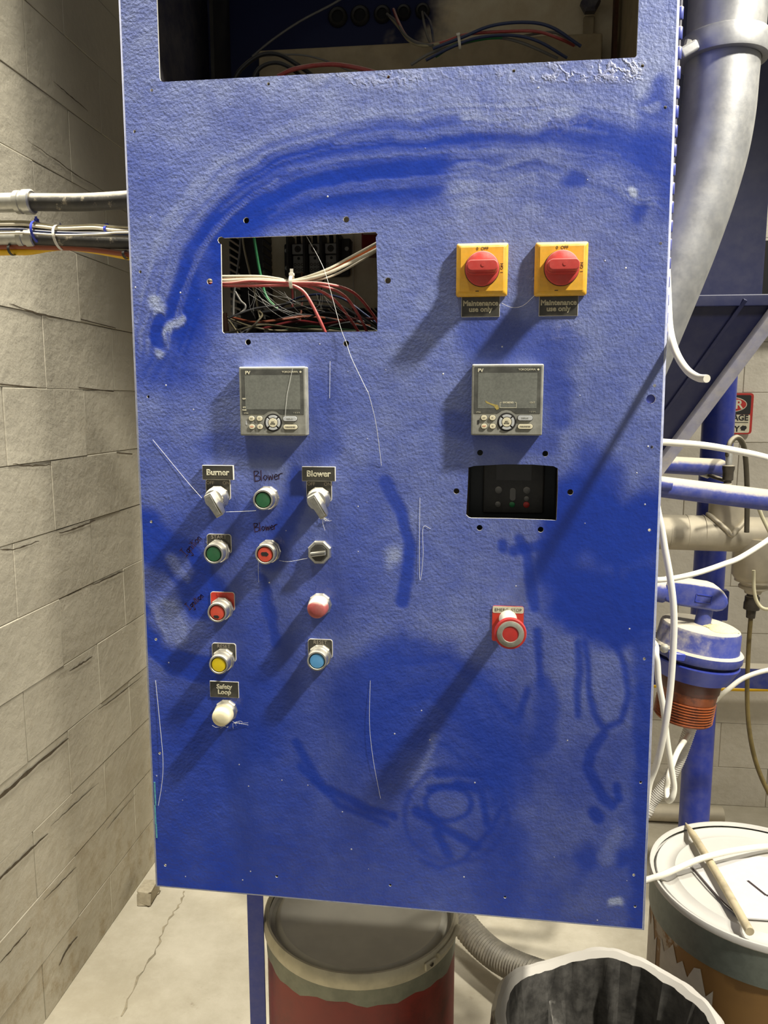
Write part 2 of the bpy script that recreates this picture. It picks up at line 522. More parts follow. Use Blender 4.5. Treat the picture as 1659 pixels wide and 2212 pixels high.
M['paper'] = mat('torn_white_paper', (196, 190, 178), 0.75, vary=0.08)
M['whitelid'] = mat('white_lid', (198, 195, 186), 0.5, vary=0.06, scale=8)
M['tealband'] = mat('grey_teal_band', (112, 120, 112), 0.45, 0.2, vary=0.15)
M['wood'] = mat('pale_wood', (196, 182, 148), 0.7, vary=0.3, scale=30)
M['bag'] = mat('dusty_black_liner_lit_rim', (30, 30, 30), 0.32, vary=0.2, scale=20, dust=0.24, topdust=0.92, dustc=(196, 191, 180))  # dust, with the rim's highlight painted in on the upward faces
M['sheet'] = mat('white_plastic_sheet', (208, 206, 202), 0.45, vary=0.03)
M['signcream'] = mat('cream_sign', (222, 214, 184), 0.6, vary=0.1, scale=60)
M['signred'] = mat('red_sign_paint', (190, 52, 44), 0.6, vary=0.15)
M['signblack'] = mat('black_sign_paint', (40, 40, 38), 0.6, vary=0.15)
M['web'] = mat('white_thread', (235, 235, 228), 0.7, vary=0)
M['teal'] = mat('teal_scuff', (90, 160, 170), 0.6, vary=0.3, scale=200)
M['beam'] = mat('plain_black', (12, 12, 12), 0.7, vary=0)
M['concrete'] = mat('concrete_chunk', (170, 160, 136), 0.9, vary=0.2, bump=0.4)

# ------------------------------------------------------------------ room shell
XW, YB, COURSE, Z0 = -1.115, 2.03, 0.19, 0.166
def struct(o): return tag(o, kind='structure')
fl = struct(B().box((0.9, 0.3, -0.05), (4.2, 5.6, 0.1)).build('floor', M['floor']))
wl = struct(B().box((XW-0.061, 0.58, 1.65), (0.1, 3.0, 3.34)).build('wall_left', M['joint']))
wb = struct(B().box((0.9, YB+0.061, 1.65), (4.3, 0.1, 3.34)).build('wall_back', M['wallback']))
def block_mesh(seed, axis):
    b = B()
    b.box((0, 0, 0), (0.012, 0.3882, 0.1886), 0.0016, 2)
    r = random.Random(seed)
    for v in b.bm.verts:
        v.co.y += r.uniform(-0.0006, 0.0006); v.co.z += r.uniform(-0.0007, 0.0007); v.co.x += r.uniform(-0.0006, 0.0006)
    if axis == 'x': b._xf(b.bm.verts[:], Matrix.Rotation(-math.pi/2, 4, 'Z'))
    o = b.build('block', M['wall'] if axis == 'y' else M['wallback'], ang=12)
    me = o.data
    bpy.data.objects.remove(o)
    return me
bly = [block_mesh(i, 'y') for i in range(4)]
def lay_blocks(parent, meshes, axis, lo, hi, zs, gap):
    for row, (zc, zsc) in enumerate(zs):
        u = lo-(0.195 if row % 2 else 0.0)
        while u < hi-0.01:
            a_, b_ = max(u, lo), min(u+0.39, hi)
            if b_-a_ > 0.03:
                o = bpy.data.objects.new('block', meshes[int(rng.integers(len(meshes)))])
                c_ = (a_+b_)/2
                sc = (b_-a_-0.0018)/0.3882
                if axis == 'y':
                    o.location = (XW-0.006+rng.uniform(-gap, gap), c_, zc); o.scale = (1, sc, zsc)
                    o.rotation_euler = (0, rng.uniform(-0.0015, 0.0015), rng.uniform(-0.0008, 0.0008))
                else:
                    o.location = (c_, YB+0.007+rng.uniform(-gap, gap), zc); o.scale = (sc, 1, zsc)
                link(o, parent)
            u += 0.39
zs = [(Z0/2, (Z0-0.0015)/0.1886)]+[(Z0+COURSE*(r_+0.5), 1.0) for r_ in range(16)]
lay_blocks(wl, bly, 'y', -0.90, YB, zs, 0.0008)
# open, dirt-filled stretches of the bed joints
M['gap'] = mat('dirt_filled_gap', (88, 76, 56), 0.95, vary=0.3, scale=60)
for pts, w in (([(116, 177), (150, 205), (190, 240)], 0.003), ([(58, 303), (120, 345), (170, 380), (232, 418)], 0.003), ([(20, 655), (80, 676), (135, 690)], 0.004), ([(175, 690), (250, 708)], 0.004),
               ([(0, 831), (80, 838)], 0.005), ([(170, 838), (246, 845)], 0.005), ([(28, 1002), (70, 1006), (112, 1004)], 0.004), ([(252, 978), (286, 980)], 0.004),
               ([(0, 1187), (35, 1186), (85, 1168)], 0.004), ([(128, 1152), (165, 1140), (206, 1124)], 0.006), ([(146, 1286), (176, 1272)], 0.003), ([(200, 1264), (240, 1246), (270, 1232)], 0.005),
               ([(150, 1450), (176, 1434), (200, 1418)], 0.005), ([(212, 1534), (250, 1506), (306, 1462)], 0.004), ([(-40, 1752), (0, 1722), (70, 1660), (148, 1594)], 0.012),
               ([(-40, 1934), (0, 1897), (50, 1850), (104, 1800)], 0.009), ([(110, 1784), (160, 1738), (214, 1690)], 0.003), ([(230, 1792), (262, 1752), (294, 1714)], 0.003),
               ([(128, 2086), (146, 2050), (168, 2022)], 0.008), ([(0, 2080), (35, 2040), (66, 2004)], 0.005), ([(95, 1945), (130, 1908), (165, 1872)], 0.004)):
    q = spline([PX(x, y, XW+0.0012) for x, y in pts], 6)
    vs_, fs_ = [], []
    r_ = random.Random(int(w*1e5)+len(pts)+int(pts[0][1]))
    for i_, p_ in enumerate(q):
        k_ = w*0.5*(math.sin(math.pi*(i_+0.6)/(len(q)+0.2))**0.6)*r_.uniform(0.6, 1.2)
        dz = r_.uniform(-0.0015, 0.0015)
        vs_ += [p_+Vector((0, 0, -k_+dz)), p_+Vector((0, 0, k_+dz))]
        if i_: fs_.append((2*i_-2, 2*i_, 2*i_+1, 2*i_-1))
    B().raw(vs_, fs_).build('joint_gap', M['gap'], wl, recalc=False)
blx = [block_mesh(10+i, 'x') for i in range(3)]
lay_blocks(wb, blx, 'x', XW, 2.6, zs, 0.0005)
struct(B().box((0.75, YB-0.04, 2.10), (3.7, 0.08, 0.26)).build('trim_1', M['beam']))  # plain black bar across the upper back wall
struct(B().box((0.9, 0.3, 4.75), (6.5, 8.0, 0.1)).build('ceiling', M['ceil']))
# crack in the floor beside the left wall
ck = [PZ(*p, 0.0012) for p in ((262, 2195), (300, 2110), (338, 2050), (352, 2010), (372, 1975), (390, 1950), (398, 1925))]
b = B()
pp = spline(ck, 5)
vs, fs = [], []
for i, p in enumerate(pp):
    w = 0.0022+0.0018*math.sin(i*1.7)
    j = 0.004*math.sin(i*2.3)
    vs += [p+Vector((-w+j, 0, 0)), p+Vector((w+j, 0, 0))]
    if i: fs.append((2*i-2, 2*i-1, 2*i+1, 2*i))
b.raw(vs, fs).build('floor_crack', M['joint'], fl)

# ------------------------------------------------------------------ control cabinet
cab = thing('control_cabinet', 'tall blue dusty steel control cabinet with cut-out windows and buttons on its door', 'cabinet', (0, 0, 0))
def vnoise(x, y, seed=0):
    xi = np.floor(x).astype(np.int64); yi = np.floor(y).astype(np.int64)
    xf = x-xi; yf = y-yi
    u = xf*xf*(3-2*xf); v = yf*yf*(3-2*yf)
    def h(a, b):
        n = (a*374761393 + b*668265263 + seed*1442695041) & 0x7fffffff
        n = ((n ^ (n >> 13))*1274126177) & 0x7fffffff
        n = n ^ (n >> 16)
        return (n & 0xffff)/65535.0
    return (h(xi, yi)*(1-u)+h(xi+1, yi)*u)*(1-v)+(h(xi, yi+1)*(1-u)+h(xi+1, yi+1)*u)*v
def fbm(x, y, o=4, seed=0):
    s = np.zeros_like(x); a = 0.5; t = 0
    for i in range(o):
        s += a*vnoise(x*2**i, y*2**i, seed+i); t += a; a *= 0.5
    return s/t

def wrinkle_field(px, py):
    def blob(x0, x1, y0, y1, s_):
        a_ = np.clip((px-x0)/s_, 0, 1)*np.clip((x1-px)/s_, 0, 1)*np.clip((py-y0)/s_*2, 0, 1)*np.clip((y1-py)/s_*2, 0, 1)
        return a_
    v = 0.8*blob(1120, 1400, 120, 182, 30)+0.35*blob(640, 1120, 140, 200, 40)+0.16*blob(960, 1330, 190, 300, 60)+0.5*blob(1180, 1270, 680, 745, 30)
    return np.clip(v*np.clip(fbm(px/45, py/30, 3, 77)*3.2-1.0, 0, 1), 0, 1)

def dust_field(px, py):
    """how much dust lies on the door; wiped strokes and finger marks are clean"""
    wx = px+(fbm(px/60, py/60, 4, 3)-0.5)*44
    wy = py+(fbm(px/60, py/60, 4, 9)-0.5)*44
    def ss(a, b, v):
        t = np.clip((v-a)/(b-a), 0, 1)
        return t*t*(3-2*t)
    v = 0.52+0.0*px
    v = v+0.14*ss(260, 120, py)
    v = v-0.17*ss(900, 1250, py)*ss(900, 500, px)
    v = v-0.14*ss(1350, 1700, py)
    v = v-0.06*ss(1000, 1200, py)
    v = v+(fbm(px/140, py/140, 5, 21)-0.5)*0.34
    def stroke(pts, r, soft, target, strength=1.0, streak=0.0, warp=1.0):
        nonlocal v
        X = px+(wx-px)*warp; Y = py+(wy-py)*warp
        best = np.full_like(px, 1e9); sgn = np.zeros_like(px); al = np.zeros_like(px)
        L = 0.0
        if len(pts) == 1: pts = [pts[0], (pts[0][0]+0.5, pts[0][1])]
        for (x0, y0), (x1, y1) in zip(pts, pts[1:]):
            dx, dy = x1-x0, y1-y0
            n = math.hypot(dx, dy)
            t = np.clip(((X-x0)*dx+(Y-y0)*dy)/(n*n), 0, 1)
            ex, ey = X-x0-t*dx, Y-y0-t*dy
            dd = np.sqrt(ex*ex+ey*ey)
            m = dd < best
            best = np.where(m, dd, best)
            sgn = np.where(m, (ex*dy-ey*dx)/n, sgn)
            al = np.where(m, L+t*n, al)
            L += n
        k = 1-ss(r-soft, r+soft, best)
        k = k*strength
        if streak:
            s = fbm(sgn/7.0, al/130.0, 4, 41)
            k = k*np.clip(1-streak+streak*2.0*(s-0.1), 0, 1.15)
        v = v*(1-k)+target*k
    S = stroke
    # broad arm wipe along the top and down the left, built from many brushed streaks
    path = [Vector((x, y, 0)) for x, y in ((1400, 360), (1260, 320), (1060, 315), (860, 325), (690, 345), (570, 390), (480, 455), (420, 540), (380, 640), (350, 750))]
    path = spline(path, 4)
    nor = []
    for i_, p_ in enumerate(path):
        d_ = (path[min(i_+1, len(path)-1)]-path[max(i_-1, 0)]).normalized()
        nor.append(Vector((-d_.y, d_.x, 0)))            # toward the lower right side is negative
    def offs(o_, a0=0, a1=None):
        o_ = -o_
        return [((path[q_]-nor[q_]*o_*(1.0-0.35*q_/len(path))).x, (path[q_]-nor[q_]*o_*(1.0-0.35*q_/len(path))).y) for q_ in range(a0, min(a1 or 99, len(path)))]
    S(offs(-20), 92, 40, 0.16, 0.85, 0.3, 0.8)
    S(offs(-40, 8, 34), 48, 34, 0.03, 0.85, 0.2, 0.8)
    S([(960, 375), (880, 390), (740, 400), (600, 415), (510, 450)], 50, 45, 0.08, 0.85, 0.25, 0.9)
    S([(1290, 350), (1150, 345), (1000, 365), (900, 380)], 26, 26, 0.14, 0.6, 0.6, 1.0)
    S([(500, 440), (440, 520), (405, 610), (375, 680)], 52, 34, 0.06, 0.8, 0.3, 0.8)
    r_ = random.Random(31)
    for q_ in range(70):
        o_ = r_.uniform(-95, 130)
        a0 = r_.randint(0, 22); a1 = min(len(path), a0+r_.randint(7, 24))
        pale = r_.random() < (0.80 if o_ > 35 else 0.38)
        S(offs(o_, a0, a1), r_.uniform(1.0, 6.0), r_.uniform(3.0, 9.0), r_.uniform(0.4, 0.75) if pale else r_.uniform(0.0, 0.2), r_.uniform(0.3, 0.65), 0.7, 0.35)
    S(offs(95, 0, 30), 22, 16, 0.78, 0.5, 0.9, 0.5)
    S(offs(70, 22, 40), 30, 20, 0.72, 0.5, 0.95, 0.5)
    S([(1010, 385), (1150, 360), (1300, 400), (1385, 430)], 46, 30, 0.62, 0.7, 0.8)
    S([(1000, 425), (1130, 405)], 24, 14, 0.75, 0.7, 0.8)
    S([(1000, 262), (1230, 258)], 16, 12, 0.85, 0.7, 0.9)
    S([(330, 655), (345, 690)], 12, 9, 1.1, 0.8, 0.3)
    S([(388, 690), (352, 735), (332, 768)], 7, 6, 1.05, 0.8, 0.2)
    S([(345, 700), (338, 745)], 14, 5, 0.05, 0.9)
    S([(1370, 402)], 8, 5, 1.4, 0.9)
    S([(1408, 240), (1415, 232)], 9, 5, 1.2, 0.8)
    S([(1390, 190), (1405, 170)], 18, 12, 0.95, 0.7, 0.4)
    S([(1395, 330), (1420, 250), (1425, 180)], 26, 18, 0.15, 0.6)
    S([(1230, 380), (1240, 384)], 22, 10, 0.12, 0.7)
    S([(1385, 440), (1370, 470)], 14, 10, 0.1, 0.6)
    # around the switches and controllers
    S([(1030, 730), (1200, 735)], 48, 30, 0.26, 0.8)
    S([(1195, 800), (1205, 900)], 34, 22, 0.24, 0.8)
    S([(1180, 960), (985, 910)], 30, 18, 0.25, 0.7)
    S([(690, 860), (700, 960)], 30, 22, 0.3, 0.6)
    S([(460, 960), (600, 970), (700, 990)], 26, 18, 0.25, 0.6)
    S([(440, 560), (455, 700)], 20, 16, 0.3, 0.5)
    # clean patch on the right with finger writing
    S([(1255, 1085), (1330, 1160), (1400, 1130)], 80, 34, 0.07, 0.95)
    S([(1255, 1300), (1340, 1330), (1400, 1290)], 78, 26, 0.06, 0.95)
    S([(1225, 1140), (1200, 1230)], 44, 22, 0.08, 0.9)
    S([(1300, 1015), (1290, 1000)], 40, 26, 0.15, 0.7)
    for pts, r in (([(1085, 1176), (1084, 1187)], 10), ([(1108, 1191), (1182, 1176)], 12), ([(1122, 1165), (1138, 1200), (1150, 1262), (1156, 1314)], 11),
                   ([(1332, 1225), (1334, 1330)], 8), ([(1368, 1240), (1370, 1350), (1386, 1384), (1408, 1376)], 7), ([(1163, 1362), (1168, 1480)], 8),
                   ([(1250, 1390), (1250, 1545)], 8), ([(1266, 1390), (1270, 1470), (1284, 1540), (1305, 1576), (1340, 1560), (1358, 1500), (1352, 1440), (1330, 1392)], 7),
                   ([(1384, 1480), (1396, 1552)], 7), ([(1302, 1590), (1278, 1622), (1270, 1660), (1284, 1692), (1300, 1722), (1322, 1736)], 11),
                   ([(1284, 1756), (1290, 1764)], 15), ([(1330, 1700), (1336, 1724)], 9), ([(1396, 1600), (1394, 1640)], 20),
                   ([(830, 1040), (868, 1110), (886, 1180), (880, 1250), (868, 1300)], 14),
                   ([(640, 1605), (700, 1700), (800, 1752), (850, 1764)], 9), ([(652, 1655), (730, 1740), (832, 1782)], 7),
                   ([(950, 1670), (1090, 1668)], 9), ([(928, 1703), (1090, 1690)], 9), ([(900, 1752), (960, 1790), (1030, 1832)], 10),
                   ([(942, 1798), (968, 1850)], 10), ([(905, 1862), (950, 1876), (1002, 1856), (1060, 1792), (1086, 1740)], 5),
                   ([(1140, 1490), (1115, 1560), (1060, 1500)], 8), ([(990, 1690), (1040, 1710), (1050, 1780)], 8)):
        S(pts, r, 6.0, 0.06, 0.72, 0, 0.3)
    ring = [(985+112*math.cos(a), 1760+105*math.sin(a)) for a in np.linspace(0, 2*math.pi, 22)]
    S(ring, 6, 5, 0.08, 0.45, 0, 0.4)
    ring = [(968+50*math.cos(a), 1735+38*math.sin(a)) for a in np.linspace(0, 2*math.pi, 16)]
    S(ring, 6, 4, 0.06, 0.6, 0, 0.3)
    S([(1180, 1490), (1165, 1620)], 24, 14, 0.14, 0.8)
    S([(780, 1520), (860, 1450), (950, 1440), (1035, 1500), (1085, 1600), (1095, 1690)], 58, 34, 0.14, 0.85, 0.3)
    S([(820, 1590), (920, 1530), (1000, 1600), (1060, 1640)], 66, 34, 0.12, 0.8, 0.3)
    S([(850, 1420), (770, 1480)], 50, 30, 0.16, 0.7)
    # left lower smears
    S([(296, 1325), (330, 1390), (380, 1432), (465, 1452)], 27, 6, 0.06, 0.9, 0, 0.5)
    S([(310, 1150), (350, 1185), (400, 1230), (440, 1290)], 46, 14, 0.06, 0.9, 0.2)
    S([(640, 1030), (632, 1100), (590, 1200)], 24, 14, 0.14, 0.8)
    S([(560, 1240), (588, 1330), (600, 1390)], 12, 6, 0.1, 0.8)
    S([(845, 1205)], 18, 16, 0.95, 0.8)
    S([(352, 1325), (372, 1370)], 34, 16, 0.72, 0.7, 0.4)
    S([(390, 1240), (380, 1225)], 20, 10, 0.6, 0.7, 0.4)
    S([(720, 1300), (760, 1140), (800, 1060)], 60, 40, 0.22, 0.5)
    S([(935, 1590), (910, 1660), (890, 1690)], 8, 8, 0.6, 0.5, 0.5)
    # bottom right smudges
    S([(1395, 1400), (1392, 2000)], 26, 12, 0.12, 0.8)
    S([(1085, 1800), (1075, 1960)], 42, 26, 0.14, 0.7)
    S([(1262, 1850)], 30, 16, 0.1, 0.7)
    S([(1350, 1850)], 22, 12, 0.1, 0.7)
    S([(1330, 1790), (1300, 1850)], 14, 8, 0.6, 0.4)
    S([(1328, 1962), (1345, 1955)], 9, 6, 1.2, 0.8)
    S([(420, 1700), (700, 1850), (1000, 1930)], 90, 60, 0.24, 0.5)
    return np.clip(v, 0.0, 1.4)

# ---- door leaf
dTL, dBL, dBR, dTR = P(254, 0, 0), P(335, 1917, 0), P(1393, 2012, 0), P(1470, 0, 0)
ZTOP = 2.48
def ext(a, b): return a+(b-a)*((ZTOP-a.z)/(b.z-a.z))
dTL, dTR = ext(dBL, dTL), ext(dBR, dTR)
RB = 0.004                                        # rounded folded edge
def D2(x, y): p = P(x, y, 0); return (p.x, p.z)
def inset(q, r):
    q = [Vector((a.x, a.z)) for a in q]
    n = len(q); out = []
    for i in range(n):
        a, b, c = q[i-1], q[i], q[(i+1) % n]
        d1 = (b-a).normalized(); d2 = (c-b).normalized()
        n1 = Vector((-d1.y, d1.x)); n2 = Vector((-d2.y, d2.x))
        m = (n1+n2); out.append(b+m*(r/(1+n1.dot(n2))))
    return out
quad = [dBL, dBR, dTR, dTL]
outer = inset(quad, RB)
def refine(poly, step, close=True):
    out = []
    n = len(poly)
    for i in range(n):
        a, b = Vector(poly[i]), Vector(poly[(i+1) % n])
        k = max(1, int((b-a).length/step))
        for j in range(k): out.append(tuple(a+(b-a)*(j/k)))
    return out
zt = 2.34
xl, xr = D2(343, 100)[0], D2(1376, 60)[0]
win_top = [D2(352, 177), D2(347, 174), D2(344.5, 168), (xl, zt), (xr, zt), D2(1375.5, 120), D2(1372, 124), D2(1300, 128), D2(900, 148)][::-1]
win_mid = [D2(*p) for p in ((484, 720), (815, 716), (816, 620), (812, 512), (816, 506), (811, 501), (700, 507), (484, 514), (478, 511), (472, 513), (470, 519), (473, 525), (477, 527), (478.5, 620), (480, 716))]
win_vfd = [D2(*p) for p in ((1018, 1119), (1100, 1120), (1202, 1124), (1205, 1060), (1205, 1012), (1196, 1007), (1150, 1003.5), (1090, 1003), (1024, 1006.5), (1012, 1010), (1010, 1060), (1007, 1112), (1012, 1117))]
holes = [win_top, win_mid, win_vfd]
for x, y in ((532, 476), (748, 474), (453, 608), (838, 606), (536, 739), (748, 742), (1037, 978), (1178, 980), (986, 1061), (1232, 1063), (1036, 1140), (1168, 1144)):
    c = D2(x, y); holes.append(circ(0.0041, 16, *c))
c = D2(1406, 862); holes.append(circ(0.0062, 18, *c))
SMALL = ((580, 181), (839, 166), (1110, 153), (1388, 142), (1437, 232), (328, 195), (291, 284), (303, 587), (320, 857), (327, 1127), (337, 1381), (345, 1627),
         (357, 1869), (598, 1893), (843, 1912), (1091, 1938), (1369, 1890), (1372, 1958), (1384, 1690), (1392, 1423), (1403, 1145), (1408, 966), (1414, 833), (1427, 526))
for x, y in SMALL:
    c = D2(x, y); holes.append(circ(0.0021, 10, *c))
holes = [refine(h, 0.006) if i < 3 else h for i, h in enumerate(holes)]
def inside(poly, X, Z):
    r = np.zeros(X.shape, bool)
    n = len(poly)
    for i in range(n):
        (x0, z0), (x1, z1) = poly[i], poly[(i+1) % n]
        m = (z0 > Z) != (z1 > Z)
        with np.errstate(divide='ignore', invalid='ignore'):
            xi = (x1-x0)*(Z-z0)/(z1-z0)+x0
        r ^= m & (X < xi)
    return r
STEP = 0.0027
loops = [refine([tuple(p) for p in outer], 0.006)]+holes
gx = np.arange(-0.489, 0.272, STEP); gz = np.arange(0.87, ZTOP, STEP)
GX, GZ = np.meshgrid(gx, gz)
GX = GX.ravel(); GZ = GZ.ravel()
keep = inside([tuple(p) for p in inset(quad, RB+0.0012)], GX, GZ)
near = GZ > 2.2
for h in holes:
    hx = np.array([p[0] for p in h]); hz = np.array([p[1] for p in h])
    sel = (GX > hx.min()-0.003) & (GX < hx.max()+0.003) & (GZ > hz.min()-0.003) & (GZ < hz.max()+0.003)
    idx = np.where(sel)[0]
    d = np.full(len(idx), 9.0)
    for a, b_ in zip(hx, hz):
        d = np.minimum(d, (GX[idx]-a)**2+(GZ[idx]-b_)**2)
    keep[idx] &= ~(inside(h, GX[idx], GZ[idx]) | (d < 0.0012**2))
# coarser above the frame
keep &= ~((GZ > 2.23) & (rng.random(GZ.shape) < 0.9))
pts = [(float(a), float(c)) for a, c in zip(GX[keep], GZ[keep])]
edges = []
allp = list(pts)
loop_idx = []
for lp in loops:
    s0 = len(allp); n = len(lp)
    allp += [(float(a), float(c)) for a, c in lp]
    edges += [(s0+i, s0+(i+1) % n) for i in range(n)]
res = delaunay_2d_cdt([Vector(p) for p in allp], edges, [], 0, 1e-7)
V2 = np.array([(v.x, v.y) for v in res[0]]); F2 = np.array(res[2])
cen = V2[F2].mean(1)
good = inside(loops[0], cen[:, 0], cen[:, 1])
for h in holes: good &= ~inside(h, cen[:, 0], cen[:, 1])
F2 = F2[good]
bm_v = [(a, 0.0, c) for a, c in V2.tolist()]
faces = F2.tolist()
mi = [0]*len(faces)
TH = 0.0032
for h in holes:                                    # cut edges of every hole, sheet thickness deep
    s0 = len(bm_v); n = len(h)
    bm_v += [(a, 0.0, c) for a, c in h]+[(a, TH, c) for a, c in h]
    for i in range(n):
        j = (i+1) % n
        faces.append((s0+i, s0+j, s0+n+j, s0+n+i)); mi.append(1)
prof = [(RB*(1-math.cos(a)), RB*(1-math.sin(a))) for a in np.linspace(math.pi/2, 0, 5)]   # (inset from edge, depth)
prof = [(i_, d_) for i_, d_ in prof]+[(0.0, 0.022)]
base_n = None
for k, (ins, dep) in enumerate(prof):
    q = refine_q = inset(quad, ins)
    s0 = len(bm_v)
    bm_v += [(p.x, dep, p.y) for p in q]
    if k:
        for i in range(4):
            j = (i+1) % 4
            faces.append((s0-4+i, s0-4+j, s0+j, s0+i)); mi.append(2)
me = bpy.data.meshes.new('door')
me.from_pydata(bm_v, [], faces)
for mm in (M['door'], M['cut'], M['edge']): me.materials.append(mm)
me.polygons.foreach_set('material_index', np.array(mi, dtype=np.int32))
me.update()
bmd = bmesh.new(); bmd.from_mesh(me)
bmesh.ops.recalc_face_normals(bmd, faces=[f for f in bmd.faces if f.material_index])
for f in bmd.faces:
    if f.material_index == 0 and f.normal.y > 0: f.normal_flip()
bmd.to_mesh(me); bmd.free()
arr = np.zeros(len(me.vertices)*3); me.vertices.foreach_get('co', arr); arr = arr.reshape(-1, 3)
ppx, ppy = proj(arr[:, 0], arr[:, 1], arr[:, 2])
at = me.attributes.new('dust', 'FLOAT', 'POINT')
at.data.foreach_set('value', dust_field(ppx, ppy).astype(np.float32))
at2 = me.attributes.new('wrinkle', 'FLOAT', 'POINT')
at2.data.foreach_set('value', wrinkle_field(ppx, ppy).astype(np.float32))
me.shade_smooth(); me.set_sharp_from_angle(angle=math.radians(50))
door = link(bpy.data.objects.new('door', me), cab)
# back side of the sheet
b2 = delaunay_2d_cdt([Vector(p) for lp in loops for p in lp], [e for e in (lambda: [(s+i, s+(i+1) % n) for s, n in zip(np.cumsum([0]+[len(l) for l in loops[:-1]]).tolist(), [len(l) for l in loops]) for i in range(n)])()], [], 0, 1e-7)
V3 = np.array([(v.x, v.y) for v in b2[0]]); F3 = np.array(b2[2]); cen = V3[F3].mean(1)
good = inside(loops[0], cen[:, 0], cen[:, 1])
for h in holes: good &= ~inside(h, cen[:, 0], cen[:, 1])
B().raw([(a, TH, c) for a, c in V3.tolist()], F3[good].tolist()).build('door_back', M['navyin'], door, recalc=False)
# piano hinge along the right side
hx = P(1473.5, 40, 0.012).x-0.0024
zk0 = P(1476, 28, 0.012).z; pitch = zk0-P(1470, 71.5, 0.012).z
for k in range(-8, 38):
    zc = zk0-pitch*k
    if zc < 0.9: break
    B().lathe([(0.0, -0.0075), (0.0035, -0.0075), (0.0042, -0.0065), (0.0042, 0.0065), (0.0035, 0.0075), (0.0, 0.0075)], (hx, 0.013, zc), (0, 0, 1), 12).build('hinge_knuckle', M['bluedusty'], door)
B().cyl((hx, 0.013, 0.9), (hx, 0.013, ZTOP), 0.0026, seg=8).build('hinge_pin', M['navyin'], door)
# painted-over plug in the big hole
c = D2(1406, 862)
B().lathe([(0.0, 0), (0.0066, 0), (0.0066, 0.001), (0.004, 0.0016), (0, 0.0018)], (c[0], TH+0.0014, c[1]), (0, -1, 0), 16).build('hole_plug', M['blue'], door)
# ---- body
bx0, bx1, by1, bz0, bz1 = -0.478, 0.235, 0.34, 0.885, 2.47
b = B(); b.box((bx0+0.002, 0.18, (bz0+bz1)/2), (0.004, 0.31, bz1-bz0)); b.build('side_panel', M['navyin'], cab)
b = B(); b.box((bx1-0.002, 0.18, (bz0+bz1)/2), (0.004, 0.31, bz1-bz0)); b.build('side_panel', M['tanplain'], cab)
b = B(); b.box(((bx0+bx1)/2, 0.18, bz0+0.002), (bx1-bx0-0.01, 0.31, 0.004)); b.build('bottom_panel', M['navyin'], cab)
b = B(); b.box(((bx0+bx1)/2, 0.18, bz1-0.002), (bx1-bx0-0.01, 0.31, 0.004)); b.build('top_panel', M['navyin'], cab)
b = B(); b.box(((bx0+bx1)/2, by1, (bz0+bz1)/2), (bx1-bx0, 0.006, bz1-bz0)); b.build('back_panel', M['tan'], cab)
for x in (bx0-0.0016, bx1+0.0016):
    B().box((x, 0.183, (bz0+bz1)/2), (0.003, 0.318, bz1-bz0), 0.0008, 1).build('outer_skin', M['blue'], cab)
B().box(((bx0+bx1)/2, by1+0.006, (bz0+bz1)/2), (bx1-bx0, 0.003, bz1-bz0)).build('outer_skin', M['blue'], cab)
# legs
for x, y in ((-0.4265, 0.275),):
    b = B()
    b.box((x+0.016, y, (bz0)/2), (0.032, 0.004, bz0)).box((x+0.002, y+0.018, (bz0)/2), (0.004, 0.034, bz0))
    b.build('leg', M['blue'], cab)

# ------------------------------------------------------------------ devices on the door
def on_door(x, y, t=0.0):
    p = P(x, y, -t)
    return Vector((p.x, 0.0, p.z))

def legend_plate(root, w, top, bottom, face, lines, name='legend_plate'):
    """small engraved plate round a button; z from bottom to top, lettering near the top"""
    h = top-bottom
    cz = (top+bottom)/2
    pl = B().prism(rrect(w, h, 0.004, 4, 0, cz), 0.0, -0.0016).build(name, M['white'], root)
    B().prism(rrect(w-0.0014, h-0.0014, 0.0035, 4, 0, cz), -0.0016, -0.0019).build('plate_face', face, pl)
    for s, size, x, z, m in lines:
        text(s, size, m, pl, (x, -0.0021, z), ext=0.0001, bold=-0.0001)
    return pl

def push_button(x, y, label, cap_mat, plate=None, group='push buttons on the cabinet door', smudge=None):
    root = thing('push_button', label, 'button', on_door(x, y), group)
    z0 = 0.0
    if plate:
        legend_plate(root, 0.037, 0.0248, -0.004, plate[0], plate[1])
        z0 = 0.0019
    B().lathe([(0.0, z0), (0.0172, z0), (0.0177, z0+0.001), (0.0177, z0+0.0045), (0.0166, z0+0.0062), (0.0, z0+0.0068)], seg=10).build('lock_nut', M['chrome'], root, ang=25)
    B().lathe([(0.0, 0.0068), (0.0160, 0.0068), (0.0160, 0.0120), (0.0147, 0.0130), (0.0144, 0.0145), (0.0149, 0.0150), (0.0149, 0.0265), (0.0143, 0.0280), (0.0122, 0.0283), (0.0119, 0.0276), (0.0119, 0.0235), (0.0, 0.0235)], seg=36).build('bezel', M['chrome'], root)
    B().lathe([(0.0, 0.0236), (0.0118, 0.0236), (0.0118, 0.0246), (0.0, 0.0246)], seg=30).build('gasket', M['black'], root)
    cap = B().lathe([(0.0, 0.0246), (0.0108, 0.0246), (0.0108, 0.0266), (0.0102, 0.0274), (0.0060, 0.0277), (0.0, 0.0278)], seg=30).build('cap', cap_mat, root)
    if smudge:
        sx, sz, r = smudge
        rr = random.Random(3)
        poly = [(sx+r*rr.uniform(0.75, 1.2)*1.35*math.cos(a)+0.3*r*math.sin(a), sz+r*rr.uniform(0.75, 1.2)*0.75*math.sin(a)-0.3*r*math.cos(a)) for a in np.linspace(0, 2*math.pi, 14)[:-1]]
        B().prism(poly, -0.0276, -0.0280).build('dark_smudge', M['ink'], cap)
    return root
RESET = [('RESET', 0.0078, 0.0, 0.0200, M['letterdim'])]
push_button(579, 1075, 'plain green push button under the upper handwritten word Blower', M['green'])
